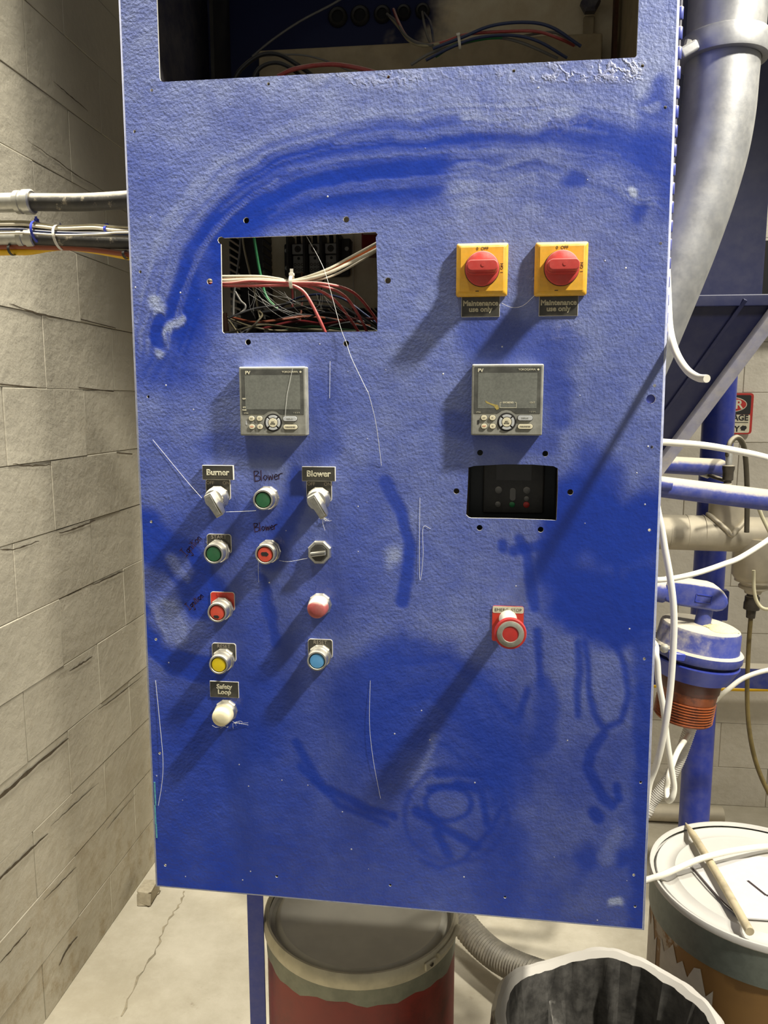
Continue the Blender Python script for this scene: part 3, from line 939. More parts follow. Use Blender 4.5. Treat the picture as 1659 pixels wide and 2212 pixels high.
push_button(474.5, 1189, 'green push button on a black START plate', M['green'], (M['blackgloss'], [('START', 0.0080, 0, 0.0203, M['letterdim'])]))
push_button(583, 1190, 'orange-red push button with a dark smudge on its cap', M['orangered'], smudge=(0.0002, 0.0006, 0.0042))
push_button(482, 1313, 'orange-red push button on a red STOP plate', M['orangered'], (M['redplate'], [('STOP', 0.0078, 0, 0.0195, M['redknob'])]), smudge=(-0.001, -0.0062, 0.0032))
push_button(485, 1423, 'yellow push button on a black RESET plate', M['ybutton'], (M['blackgloss'], RESET))
push_button(692.5, 1415, 'light blue push button on a black RESET plate', M['bbutton'], (M['blackgloss'], RESET))

def pilot_light(x, y, label, lens):
    root = thing('pilot_light', label, 'indicator light', on_door(x, y), 'pilot lights on the cabinet door')
    B().lathe([(0.0, 0), (0.0172, 0), (0.0177, 0.001), (0.0177, 0.0042), (0.0168, 0.006), (0.0, 0.006)], seg=10).build('lock_nut', M['chrome'], root, ang=25)
    B().lathe([(0.0, 0.006), (0.0162, 0.006), (0.0162, 0.0125), (0.0152, 0.0140), (0.0, 0.0140)], seg=36).build('bezel', M['chrome'], root)
    B().lathe([(0.0, 0.014), (0.0150, 0.014), (0.0148, 0.020), (0.0140, 0.027), (0.0132, 0.0295), (0.0115, 0.0312), (0.006, 0.0322), (0.0, 0.0325)], seg=36).build('lens', lens, root)
pilot_light(692, 1305, 'dusty dark red domed pilot light above the blue RESET button', M['redlens'])
pilot_light(490, 1534, 'dusty cream white domed pilot light under the Safety Loop nameplate', M['cream'])

def selector(x, y, label, ang):
    root = thing('selector_switch', label, 'switch', on_door(x, y), 'lever selector switches')
    legend_plate(root, 0.037, 0.0270, -0.004, M['blackgloss'], [('OFF', 0.0068, -0.0115, 0.0212, M['letterdim']), ('ON', 0.0068, 0.0125, 0.0212, M['letterdim'])])
    B().lathe([(0.0, 0.0019), (0.0172, 0.0019), (0.0177, 0.003), (0.0177, 0.006), (0.0166, 0.0085), (0.0, 0.0085)], seg=10).build('lock_nut', M['chrome'], root, ang=25)
    B().lathe([(0.0, 0.008), (0.0162, 0.008), (0.0162, 0.0135), (0.0152, 0.0155), (0.0150, 0.0160), (0.0146, 0.0215), (0.0130, 0.0235), (0.0, 0.0240)], seg=36).build('bezel', M['chrome'], root)
    R = Matrix.Rotation(ang, 4, 'Y')
    b = B()
    foot = [(-0.0090, 0.0105), (0.0090, 0.0105), (0.0098, -0.006), (0.0062, -0.024), (-0.0062, -0.024), (-0.0098, -0.006)]
    top = [(-0.0058, 0.0090), (0.0058, 0.0090), (0.0058, -0.008), (0.0056, -0.0265), (-0.0056, -0.0265), (-0.0058, -0.008)]
    vs = [(x_, -0.0215, z_) for x_, z_ in foot]+[(x_, -0.0385 if i not in (3, 4) else -0.0345, z_) for i, (x_, z_) in enumerate(top)]
    n = 6
    fs = [tuple(range(n))[::-1], tuple(range(n, 2*n))]+[(i, (i+1) % n, n+(i+1) % n, n+i) for i in range(n)]
    b.raw(vs, fs)
    es = b.bm.edges[:]
    bmesh.ops.bevel(b.bm, geom=es, offset=0.0009, segments=2, affect='EDGES', profile=0.5)
    b._xf(b.bm.verts[:], R)
    h = b.build('lever', M['chrome'], root)
    b = B().box((0, -0.0388, -0.009), (0.0080, 0.0008, 0.030), 0.0002, 1)
    b._xf(b.bm.verts[:], Matrix.Translation((0, 0, 0)) @ R)
    b.build('lever_inlay', M['inlay'], h)
    return root
selector(472.5, 1074, 'chrome lever selector switch under the Burner nameplate', math.radians(-28))
selector(690, 1077, 'chrome lever selector switch under the Blower nameplate', math.radians(-30))

# short black selector without a plate
root = thing('selector_switch', 'black knob selector switch in an octagonal chrome ring', 'switch', on_door(691.5, 1192))
b = B().lathe([(0.0, 0), (0.0178, 0), (0.0182, 0.001), (0.0182, 0.006), (0.0168, 0.0085), (0.0135, 0.0090), (0.0125, 0.0082), (0.0, 0.0082)], seg=8)
b._xf(b.bm.verts[:], Matrix.Rotation(math.radians(22.5), 4, 'Y'))
b.build('ring', M['chrome'], root, ang=25)
k = B().lathe([(0.0, 0.0082), (0.0118, 0.0082), (0.0116, 0.0115), (0.0108, 0.0120), (0.0, 0.0120)], seg=30).build('knob', M['black'], root)
b = B().box((0, -0.0155, 0), (0.0225, 0.0075, 0.0062), 0.0012, 2)
b._xf(b.bm.verts[:], Matrix.Rotation(math.radians(-8), 4, 'Y'))
b.build('grip_bar', M['chrome'], k)
b = B().box((0, -0.0193, -0.0002), (0.0205, 0.0004, 0.0012))
b._xf(b.bm.verts[:], Matrix.Rotation(math.radians(-8), 4, 'Y'))
b.build('pointer_line', M['black'], k)

# emergency stop
root = thing('emergency_stop_button', 'red mushroom emergency stop button with grey ring on EMERG. STOP plate', 'button', on_door(1097, 1336))
pl = B().prism(rrect(0.0445, 0.052, 0.003, 4, 0, -0.0075), 0, -0.0016).build('legend_plate', M['redplate'], root)
B().prism(rrect(0.0438, 0.0098, 0.002, 3, 0, 0.0133), -0.0016, -0.0019).build('plate_band', mat('pale_grey_band', (206, 200, 176), 0.5, vary=0.05), pl)
text('EMERG. STOP', 0.0064, M['ink'], pl, (0, -0.0021, 0.0128), ext=0.0001, bold=-0.00008)
B().lathe([(0.0, 0.0016), (0.0128, 0.0016), (0.0128, 0.006), (0.0120, 0.0085), (0.0120, 0.030), (0.0130, 0.034), (0.0, 0.034)], seg=36).build('collar', M['white'], root)
B().lathe([(0.0, 0.034), (0.0132, 0.034), (0.0160, 0.052), (0.0202, 0.0660), (0.0212, 0.0690), (0.0, 0.0690)], seg=40).build('skirt', M['white'], root)
hd = B().lathe([(0.0, 0.0690), (0.0214, 0.0690), (0.0216, 0.0705), (0.0214, 0.0745), (0.0206, 0.0758), (0.0, 0.0760)], seg=40).build('mushroom_head', M['red'], root)
B().lathe([(0.0108, 0.0760), (0.0180, 0.0760), (0.0180, 0.0766), (0.0174, 0.0770), (0.0112, 0.0770), (0.0108, 0.0766), (0.0108, 0.0760)], seg=40, closed=True).build('grey_ring', M['greyring'], hd)
B().lathe([(0.0, 0.0760), (0.0107, 0.0760), (0.0107, 0.0763), (0.0, 0.0768)], seg=30).build('centre_disc', M['red'], hd)

# nameplates
def nameplate(x0, y0, x1, y1, s, size, label, thick=0.0016, face=0.0, line=1.0, y=0.0, group=None):
    a, c = P(x0, y0, -thick-y), P(x1, y1, -thick-y)
    root = thing('nameplate', label, 'sign', ((a.x+c.x)/2, -y, (a.z+c.z)/2), group)
    w, h = c.x-a.x, a.z-c.z
    B().box((0, -thick/2, 0), (w, thick, h), 0.0002, 1).build('plate', M['white'], root)
    B().box((0, -thick-0.0001, 0), (w-0.0008, 0.0003, h-0.0008)).build('plate_face', M['blackgloss'], root)
    text(s, size, M['letter'], root, (0, -thick-0.0003, 0.0), outline=0.0003, line=line, sx=1.0)
    return root
nameplate(997, 640, 1079, 684, 'Maintenance\nuse only', 0.0094, 'black Maintenance use only plate under the left yellow rotary switch', group='maintenance plates', line=0.85)
nameplate(1165, 639, 1248, 682, 'Maintenance\nuse only', 0.0094, 'black Maintenance use only plate under the right yellow rotary switch', group='maintenance plates', line=0.85)
nameplate(436.5, 1005, 504, 1037, 'Burner', 0.0120, 'black nameplate engraved Burner', thick=0.0055, y=0.002)
nameplate(652, 1008, 724, 1040, 'Blower', 0.0120, 'black nameplate engraved Blower', thick=0.0055, y=0.002)
nameplate(453, 1471, 516, 1508, 'Safety\nLoop', 0.0100, 'black nameplate engraved Safety Loop', line=0.85)

# yellow rotary disconnect switches
def rotary(x, y, label):
    root = thing('rotary_switch', label, 'switch', on_door(x, y), 'yellow rotary disconnect switches')
    b = B()
    w = 0.0685; i = 0.0585
    vs = []
    for hw, d in ((w/2-0.001, 0.0), (w/2, 0.001), (w/2, 0.0085), (w/2-0.0012, 0.0100), (i/2+0.0003, 0.0125)):
        vs += [(-hw, -d, -hw), (hw, -d, -hw), (hw, -d, hw), (-hw, -d, hw)]
    fs = [(3, 2, 1, 0)]
    for k in range(4):
        for j in range(4):
            fs.append((k*4+j, k*4+(j+1) % 4, k*4+4+(j+1) % 4, k*4+4+j))
    fs.append((16, 17, 18, 19))
    b.raw(vs, fs)
    bmesh.ops.bevel(b.bm, geom=[e for e in b.bm.edges if abs((e.verts[0].co-e.verts[1].co).y) > 1e-4], offset=0.0022, segments=2, affect='EDGES', profile=0.5)
    b.build('base', M['yellow'], root)
    f = B().box((0, -0.0130, 0), (i-0.001, 0.0012, i-0.001), 0.0004, 1).build('front_plate', M['yellow'], root)
    text('0  OFF', 0.0058, M['ink'], f, (0.0, -0.0138, 0.0262), ext=0.0001)
    text('I  ON', 0.0052, M['ink'], f, (0.0262, -0.0138, 0.001), ext=0.0001, rot=math.pi/2)
    B().box((-0.006, -0.0137, -0.0285), (0.0045, 0.0004, 0.0010)).build('catch_slot', M['black'], f)
    B().lathe([(0.0, 0.0136), (0.0232, 0.0136), (0.0232, 0.0142), (0.0, 0.0142)], seg=40).build('painted_shadow_gap', M['black'], root)  # black disc painting the shadow round the foot of the knob
    kn = B().lathe([(0.0, 0.0142), (0.0224, 0.0142), (0.0224, 0.0195), (0.0212, 0.0205), (0.0, 0.0208)], seg=44).build('knob', M['redknob'], root)
    b = B().prism(rrect(0.0425, 0.0180, 0.0088, 5), -0.0200, -0.0300, 0.0015).build('grip', M['redknob'], kn)
    b = B()
    lo = rrect(0.0395, 0.0140, 0.0060, 5)
    b.prism(lo, -0.0300, -0.0445, 0.0016)
    b.build('grip_ridge', M['redknob'], kn)
    B().lathe([(0.0, 0.0445), (0.0026, 0.0445), (0.0026, 0.0450), (0, 0.0450)], (0.001, 0, 0.0008), seg=14).build('rivet', M['redknob'], kn)
    return root
rotary(1041, 585, 'yellow and red rotary switch above the left Maintenance plate')
rotary(1210.5, 583, 'yellow and red rotary switch above the right Maintenance plate')

# temperature controllers
def controller(x, y, label, right):
    root = thing('temperature_controller', label, 'controller', on_door(x, y, 0.018), 'digital temperature controllers')
    B().box((0, -0.009, 0), (0.096, 0.018, 0.096), 0.0022, 3).build('case', M['case'], root)
    notch = [(-0.0445, 0.0445), (-0.0445, -0.0180), (-0.0125, -0.0180), (-0.0100, -0.0165), (-0.0060, -0.0135), (0.0, -0.0125), (0.0060, -0.0135), (0.0100, -0.0165), (0.0125, -0.0180), (0.0445, -0.0180), (0.0445, 0.0445)]
    sc = B().prism(notch, -0.0178, -0.0184).build('screen', M['screen'], root)
    B().box((0.0, -0.0184, 0.0125), (0.0790, 0.0003, 0.0475)).build('display', M['lcd'], sc)
    T = lambda s, size, x_, z_, **k: text(s, size, k.pop('m', M['letter']), sc, (x_, -0.0187, z_), ext=0.00008, **k)
    T('PV', 0.0066, -0.0365 if right else -0.035, 0.0395, bold=0.00015)
    T('YOKOGAWA', 0.0038, 0.0255, 0.0405)
    B().prism([(0.0405, 0.0390), (0.0422, 0.0405), (0.0405, 0.0422), (0.0388, 0.0405)], -0.0184, -0.0187).build('logo_diamond', M['letter'], sc)
    if right:
        T('EXCEEDED', 0.0030, 0.0015, -0.0035, bold=0.0001)
        b = B()
        for (xa, za, xb, zb) in ((-0.0095, -0.0033, -0.0075, -0.0033), (0.0105, -0.0033, 0.0125, -0.0033), (-0.0095, -0.0105, 0.0125, -0.0105)):
            b.box(((xa+xb)/2, -0.0187, za), (xb-xa, 0.0002, 0.0005))
        for xa in (-0.0095, 0.0125): b.box((xa, -0.0187, -0.0069), (0.0005, 0.0002, 0.0077))
        b.build('alarm_frame', M['letter'], sc)
        T('OUT', 0.0032, 0.034, -0.0035)
        T('UT35A', 0.0021, -0.0385, -0.0165)
        T('1  2  3  4', 0.0021, 0.0340, -0.0158)
        st = [(-0.030, -0.0005), (-0.022, -0.0045), (-0.012, -0.007), (-0.0105, -0.012), (-0.014, -0.0135), (-0.018, -0.008), (-0.028, -0.0040)]
        B().prism(st, -0.0184, -0.01865).build('yellow_stain', mat('yellow_stain', (176, 158, 84), 0.7, vary=0.3, scale=300), sc)
    else:
        for s, z in (('REM', 0.0035), ('STP', -0.0085), ('MAN', -0.0122)): T(s, 0.0026, -0.0410, z, bold=0.0001)
        T('UT35A', 0.0021, -0.0385, -0.0165)
        T('1  2  3  4', 0.0023, 0.0340, -0.0158)
    for (kx, kz, w, h, m, s, tm, ts) in ((-0.0308, -0.0240, 0.0082, 0.0068, 'key', 'A/M', 'ink', 0.0022), (-0.0192, -0.0240, 0.0082, 0.0068, 'key', 'F1', 'ink', 0.0024),
                                         (-0.0304, -0.0355, 0.0082, 0.0068, 'key', 'DISP', 'orangeink', 0.0024), (-0.0188, -0.0355, 0.0082, 0.0068, 'key', 'F2', 'ink', 0.0024),
                                         (0.0246, -0.0243, 0.0200, 0.0066, 'keygrey', 'DISPLAY', 'case', 0.0026), (0.0250, -0.0358, 0.0200, 0.0066, 'key', 'PARAMETER', 'ink', 0.0026)):
        wl_ = B().prism(rrect(w+0.0012, h+0.0012, (h+0.0012)/2-0.0002, 5, kx, kz), -0.0178, -0.0182).build('key_well', M['ink'], root)
        kk = B().prism(rrect(w, h, h/2-0.0002, 5, kx, kz), -0.0178, -0.0197, 0.0005).build('key', M[m], root)
        text(s, ts, M[tm], kk, (kx, -0.0199, kz), ext=0.00006)
    B().prism(circ(0.0128, 32, 0, -0.0298), -0.0178, -0.0181).build('key_well', M['ink'], root)
    for q in range(4):
        a0 = math.radians(45+90*q+7); a1 = math.radians(135+90*q-7)
        poly = [(0.0104*math.cos(a), -0.0298+0.0104*math.sin(a)) for a in np.linspace(a0, a1, 8)]+[(0.0071*math.cos(a), -0.0298+0.0071*math.sin(a)) for a in np.linspace(a1, a0, 8)]
        B().prism(poly, -0.0178, -0.0197, 0.0003).build('arrow_key', M['keygrey'], root)
    kk = B().prism(circ(0.0063, 24, 0, -0.0298), -0.0178, -0.0199, 0.0005).build('enter_key', M['key'], root)
    text('SET/\nENTER', 0.0024, M['ink'], kk, (0, -0.0201, -0.0302), ext=0.00006, bold=0.00005)
    B().prism(rrect(0.0024, 0.0060, 0.0011, 4, -0.0385, -0.0300), -0.0178, -0.0183).build('infrared_window', M['ink'] if right else M['keygrey'], root)
    return root
controller(589, 867, 'grey controller with a blank dusty screen above the Burner and Blower switches', False)
controller(1095.5, 864, 'grey controller with EXCEEDED on its screen above the drive keypad opening', True)

# handwriting in marker
STROKES = {'B': [[(0, 0), (0.05, 1)], [(0.05, 1), (0.45, 0.95), (0.5, 0.75), (0.1, 0.52)], [(0.1, 0.52), (0.6, 0.45), (0.6, 0.1), (0, 0)]],
           'l': [[(0, 0), (0.05, 1)]], 'o': [[(0.2, 0), (0, 0.25), (0.2, 0.5), (0.42, 0.28), (0.2, 0)]],
           'w': [[(0, 0.5), (0.1, 0), (0.25, 0.4), (0.4, 0), (0.55, 0.5)]], 'e': [[(0, 0.25), (0.38, 0.3), (0.25, 0.5), (0.02, 0.3), (0.1, 0.02), (0.4, 0.05)]],
           'r': [[(0, 0), (0.03, 0.48)], [(0.02, 0.3), (0.2, 0.5), (0.5, 0.52)]], 'I': [[(0, 0), (0.5, 0)], [(0.25, 0), (0.25, 1)], [(0, 1), (0.5, 1)]],
           'g': [[(0.35, 0.45), (0.05, 0.4), (0.1, 0.05), (0.35, 0.2), (0.36, 0.45), (0.3, -0.45), (0.02, -0.35)]], 'n': [[(0, 0), (0.02, 0.48)], [(0.02, 0.3), (0.2, 0.5), (0.32, 0.35), (0.34, 0)]],
           'i': [[(0, 0), (0.03, 0.45)], [(0.05, 0.7), (0.06, 0.76)]], 't': [[(0.12, 0.85), (0.1, 0)], [(-0.03, 0.55), (0.3, 0.58)]]}
ADV = {'B': 0.78, 'l': 0.25, 'o': 0.55, 'w': 0.68, 'e': 0.52, 'r': 0.5, 'I': 0.65, 'g': 0.5, 'n': 0.48, 'i': 0.22, 't': 0.36}
def handwriting(word, x, y, height, ang, label, r=0.00055):
    p = on_door(x, y)
    b = B()
    c, s = math.cos(ang), math.sin(ang)
    cx = 0
    for ch in word:
        for st in STROKES[ch]:
            q = [((cx+a)*height*0.86, bz*height) for a, bz in st]
            pts = [Vector((u*c-v*s, 0, u*s+v*c)) for u, v in q]
            pp_ = spline(pts, 5) if len(pts) > 2 else pts
            for a_, b_ in zip(pp_, pp_[1:]):        # flat ink ribbons lying on the paint
                d_ = (b_-a_)
                if d_.length < 1e-6: continue
                d_.normalize()
                n_ = Vector((-d_.z, 0, d_.x))*r
                e_ = d_*r*0.5
                ya, yb = Vector((0, 0.0, 0)), Vector((0, -0.00025, 0))
                vs_ = [a_-e_+n_+yb, a_-e_-n_+yb, b_+e_-n_+yb, b_+e_+n_+yb]
                b.raw(vs_, [(0, 1, 2, 3)])
        cx += ADV[ch]
    o = b.build('handwritten_word', M['marker'], None, recalc=False)
    o.location = p+Vector((0, -0.0002, 0))
    return tag(o, label, 'writing', 'marker writing on the door')
handwriting('Blower', 551, 1040, 0.0150, math.radians(6), 'dark red handwritten word Blower above the plain green button')
handwriting('Blower', 551, 1149, 0.0125, math.radians(9), 'dark red handwritten word Blower above the smudged orange-red button')
handwriting('Ignition', 402, 1203, 0.0130, math.radians(47), 'handwritten word Ignition slanting up beside the START button')
handwriting('Ignition', 409, 1318, 0.0110, math.radians(42), 'faint handwritten word Ignition slanting up beside the STOP button')

# ------------------------------------------------------------------ inside the cabinet
YP = 0.335
# grommeted cable holes in the back panel
for x, y, r in ((730, 38, 0.0165), (778, 35, 0.0165), (826, 32, 0.0145), (872, 28, 0.0125), (913, 25, 0.0125)):
    p = P(x, y, YP)
    g = B().lathe([(r*0.62, 0.0), (r, 0.0), (r, 0.004), (r*0.85, 0.007), (r*0.62, 0.006), (r*0.62, 0.0)], p, (0, -1, 0), 24, closed=True).build('grommet', M['black'], cab)
    B().lathe([(0, 0.0005), (r*0.62, 0.0005), (r*0.62, 0.001), (0, 0.001)], p, (0, -1, 0), 20).build('hole', M['beam'], g)
# ledge rail and hardware seen through the top opening
a, c = P(560, 112, 0.30), P(1300, 98, 0.30)
B().box(((a.x+c.x)/2, 0.315, a.z-0.045), (c.x-a.x, 0.045, 0.09), 0.004, 2).build('wiring_ledge', M['tanplain'], cab)
p = P(1273, 14, 0.31)
kb = B().lathe([(0, 0), (0.014, 0), (0.016, 0.004), (0.016, 0.016), (0.012, 0.022), (0, 0.022)], p, (0, -1, 0), 6).build('bolt_head', M['navyin'], cab, ang=25)
q = P(1273, 100, 0.322)
B().box(((p.x+q.x)/2, 0.322, (p.z+q.z)/2-0.01), (0.018, 0.008, p.z-q.z), 0.002, 1).build('stiffener', M['tanplain'], cab)
p, q = P(1334, 0, 0.29), P(1327, 128, 0.29)
B().box(((p.x+q.x)/2, 0.30, (p.z+q.z)/2+0.05), (0.006, 0.02, p.z-q.z+0.15)).build('rust_strip', M['rust'], cab)
p = P(476, 80, 0.28)
B().box((p.x, 0.28, p.z+0.02), (0.006, 0.09, 0.36)).build('partition', M['black'], cab)

# wires in the top bay
W_ = 'wire'
G1 = 'wires in the top opening'
wire('wire', Q((500, 185, 0.20), (520, 150, 0.20), (560, 120, 0.20), (600, 117, 0.20), (640, 138, 0.20), (690, 175, 0.22)), 0.0036, M['wblack'], 'thick black wire arching highest at the left of the top opening', W_, G1)
wire('wire', Q((540, 185, 0.19), (560, 148, 0.19), (595, 135, 0.19), (630, 148, 0.19), (670, 185, 0.19)), 0.0034, M['wblack'], 'black wire making the smaller inner arch in the top opening', W_, G1)
wire('wire', Q((548, 122, 0.26), (640, 118, 0.26), (700, 130, 0.26), (760, 155, 0.26)), 0.0016, M['wgrey'], 'thin grey wire passing behind the black wire arches', W_, G1)
wire('wire', Q((600, 165, 0.18), (640, 148, 0.18), (710, 139, 0.18), (770, 146, 0.18), (840, 165, 0.18)), 0.0036, M['wred'], 'thick red wire bowed along the lower edge of the top opening', W_, G1)
wire('wire', Q((545, 122, 0.30), (590, 85, 0.30), (650, 45, 0.30), (720, 8, 0.30), (780, -30, 0.30)), 0.0019, M['wgrey'], 'thin dark wire rising diagonally across the navy back panel', W_, G1)
bun = [((850, 20, 0.31), (862, 50, 0.28), (880, 80, 0.25), (915, 96, 0.22), (955, 92, 0.20), (1010, 74, 0.20), (1090, 68, 0.20), (1160, 68, 0.20), (1210, 84, 0.20), (1240, 98, 0.22))]
wire('wire', Q(*bun[0]), 0.0024, M['wred'], 'red wire in the tied bundle crossing the top opening', W_, G1)
wire('wire', Q((836, 30, 0.32), (858, 48, 0.29), (872, 72, 0.25), (900, 92, 0.22), (935, 98, 0.20)), 0.0022, M['wgrey'], 'pale grey wire drooping from the third grommet into the tie', W_, G1)
wire('wire', Q((840, 34, 0.32), (862, 60, 0.28), (884, 88, 0.24), (915, 99, 0.21), (950, 94, 0.20)), 0.0022, M['wbeige'], 'beige wire drooping beside the pale grey wire into the tie', W_, G1)
wire('wire', Q((912, 26, 0.33), (917, 55, 0.28), (926, 85, 0.26), (940, 108, 0.25)), 0.0022, M['wgrey'], 'grey wire hanging from the rightmost grommet', W_, G1)
wire('wire', Q((916, 28, 0.33), (930, 50, 0.28), (936, 85, 0.26), (938, 95, 0.25)), 0.0020, M['wnavy'], 'navy wire hanging from the rightmost grommet', W_, G1)
wire('wire', Q((935, 105, 0.19), (1000, 80, 0.19), (1060, 56, 0.19), (1130, 48, 0.19), (1190, 58, 0.19), (1255, 100, 0.20)), 0.0026, M['wnavy'], 'navy wire forming the highest arch of the tied bundle', W_, G1)
wire('wire', Q((920, 130, 0.19), (975, 102, 0.19), (1030, 82, 0.19), (1100, 76, 0.19), (1160, 88, 0.19), (1225, 125, 0.20)), 0.0025, M['wnavy'], 'navy wire forming the lower arch of the tied bundle', W_, G1)
wire('wire', Q((940, 122, 0.195), (985, 96, 0.195), (1040, 84, 0.195), (1085, 80, 0.195)), 0.0026, M['wgreen'], 'green wire in the tied bundle of the top opening', W_, G1)
wire('wire', Q((888, 140, 0.20), (930, 115, 0.20), (985, 98, 0.20), (1060, 82, 0.20), (1120, 90, 0.20), (1205, 126, 0.21)), 0.0024, M['wgrey'], 'long grey wire running low through the tied bundle', W_, G1)
wire('wire', Q((1130, 78, 0.21), (1180, 70, 0.21), (1210, 74, 0.21), (1245, 98, 0.22)), 0.0020, M['wgrey'], 'short grey wire leaving the bundle at the right', W_, G1)
def cable_tie(c, axis, rx, ry, m, label, w=0.0035, group='cable ties', head=True, tail=0.0):
    """strap loop round a bundle, square head on top"""
    root = thing('cable_tie', label, 'cable tie', c, group)
    ax = Vector(axis).normalized()
    up = Vector((0, 0, 1)); up = (up-ax*up.dot(ax)).normalized()
    sd = ax.cross(up)
    b = B(); n = 28
    vs, fs = [], []
    for k in range(n):
        a = 2*math.pi*k/n
        o_ = up*math.sin(a)*ry+sd*math.cos(a)*rx
        i_ = up*math.sin(a)*(ry-0.0009)+sd*math.cos(a)*(rx-0.0009)
        vs += [o_-ax*w/2, o_+ax*w/2, i_+ax*w/2, i_-ax*w/2]
        j = (k+1) % n
        for q_ in range(4): fs.append((k*4+q_, k*4+(q_+1) % 4, j*4+(q_+1) % 4, j*4+q_))
    b.raw(vs, fs).build('strap', m, root)
    if head:
        R_ = Matrix((sd, ax, up)).transposed()
        B().box(up*(ry+0.0015), (0.0055, w*1.5, 0.004), 0.0005, 1, rot=R_).build('tie_head', m, root)
        if tail: B().box(up*(ry+0.003+tail/2)+sd*0.0008, (0.001, w*0.9, tail), 0, 1, rot=R_).build('tie_tail', m, root)
    return root
p = P(992, 92, 0.195); q = P(1040, 82, 0.195)
cable_tie(p, q-p, 0.009, 0.010, M['white'], 'white cable tie on the wire bundle in the top opening', w=0.004)

# terminal block on the back panel
def terminal_block():
    pc = P(682, 552, 0.30)
    root = thing('terminal_block', 'black three pole power terminal block with aluminium lugs behind the cut window', 'terminal block', (pc.x, YP, pc.z))
    s = 1/pxm(P(682, 552, 0.28))
    B().box((-0.002, -0.010, -0.004), (0.118, 0.020, 0.058), 0.004, 2).build('base', M['black'], root)
    B().box((0.052, -0.013, 0.010), (0.018, 0.024, 0.040), 0.002, 1).build('end_ear', M['black'], root)
    for k in range(4):
        x = -0.047+k*0.0295
        B().prism([(0, 0.036), (0.0035, 0.036), (0.0035, -0.030), (0, -0.030)], 0, 0).bm.free()
        B().box((x, -0.026, 0.003), (0.005, 0.050, 0.068), 0.001, 1).build('divider', M['black'], root)
    for k in range(3):
        x = -0.0325+k*0.0295
        lg = B().box((x, -0.018, 0.012), (0.0205, 0.030, 0.017), 0.0006, 1).box((x, -0.014, -0.013), (0.0205, 0.026, 0.030), 0.0006, 1).build('lug', M['lug'], root)
        B().lathe([(0.0034, 0), (0.0058, 0), (0.0058, 0.0008), (0.0034, 0.0008), (0.0034, 0)], (x, -0.0329, 0.012), (0, -1, 0), 18, closed=True).build('screw_rim', M['coupler'], lg)
        B().lathe([(0, 0), (0.0033, 0), (0.0033, 0.0004), (0, 0.0004)], (x, -0.0329, 0.012), (0, -1, 0), 12).build('hex_socket', M['black'], lg)
        B().lathe([(0, 0), (0.0026, 0), (0.0026, 0.0004), (0, 0.0004)], (x, -0.0270, -0.003), (0, -1, 0), 12).build('screw_hole', M['black'], lg)
        for d in (-0.0065, 0, 0.0065):
            for z in (-0.0135, -0.0225):
                B().lathe([(0.0016, 0), (0.0026, 0), (0.0026, 0.0004), (0.0016, 0.0004), (0.0016, 0)], (x+d, -0.0270, z), (0, -1, 0), 10, closed=True).build('wire_port', M['coupler'], lg)
    for x, z in ((-0.0555, 0.012), (-0.0555, -0.018), (0.054, 0.012)):
        B().lathe([(0, 0), (0.004, 0), (0.0036, 0.002), (0, 0.0022)], (x, -0.0200 if x < 0 else -0.025, z), (0, -1, 0), 14).build('screw', M['steel'], root)
    return pc
pc = terminal_block()
for k, lab in enumerate(('left', 'middle', 'right')):
    x = pc.x-0.0325+k*0.0295
    wire('cable', [Vector((x, 0.312, pc.z+0.022)), Vector((x+0.001, 0.300, pc.z+0.05)), Vector((x+0.003*(k-1), 0.298, pc.z+0.10))], 0.0038, M['wblack'],
         f'black cable entering the {lab} pole of the terminal block from above', 'cable', 'supply cables')

# slotted wire duct at the left and a second along the bottom
def wire_duct(x0, x1, z0, z1, y0, label, vertical):
    root = thing('wire_duct', label, 'wire duct', ((x0+x1)/2, YP, z0))
    w, h = x1-x0, z1-z0
    B().box((0, -0.002, h/2), (w, 0.004, h)).build('back_wall', M['black'], root)
    n = int((h if vertical else w)/0.0125)
    for k in range(n):
        if vertical:
            for sx in (-1, 1):
                B().box((sx*w/2, -(YP-y0)/2, (k+0.5)*h/n), (0.002, YP-y0, h/n*0.62)).build('finger', M['black'], root)
        else:
            for sz in (0, 1):
                B().box((-w/2+(k+0.5)*w/n, -(YP-y0)/2, sz*h), (w/n*0.62, YP-y0, 0.002)).build('finger', M['black'], root)
    return root
a, c = P(497, 500, 0.28), P(573, 730, 0.28)
wire_duct(a.x, c.x, c.z-0.02, a.z+0.06, 0.275, 'upright black slotted wire duct at the left of the cut window', True)
a, c = P(540, 672, 0.29), P(840, 735, 0.29)
wire_duct(a.x, c.x, c.z, a.z, 0.275, 'level black slotted wire duct along the bottom of the cut window', False)
# red relay at the upper right of the window
p = P(800, 520, 0.25)
rt = thing('relay', 'dark red relay with a white print line at the upper right of the cut window', 'relay', (p.x, YP, p.z))
B().box((0.012, -0.04, 0.02), (0.056, 0.08, 0.066), 0.003, 2).build('housing', mat('dark_red_relay', (120, 26, 24), 0.35, vary=0.2), rt)
B().box((0.010, -0.0803, 0.012), (0.046, 0.0006, 0.0016)).build('print_line', M['letterdim'], rt)

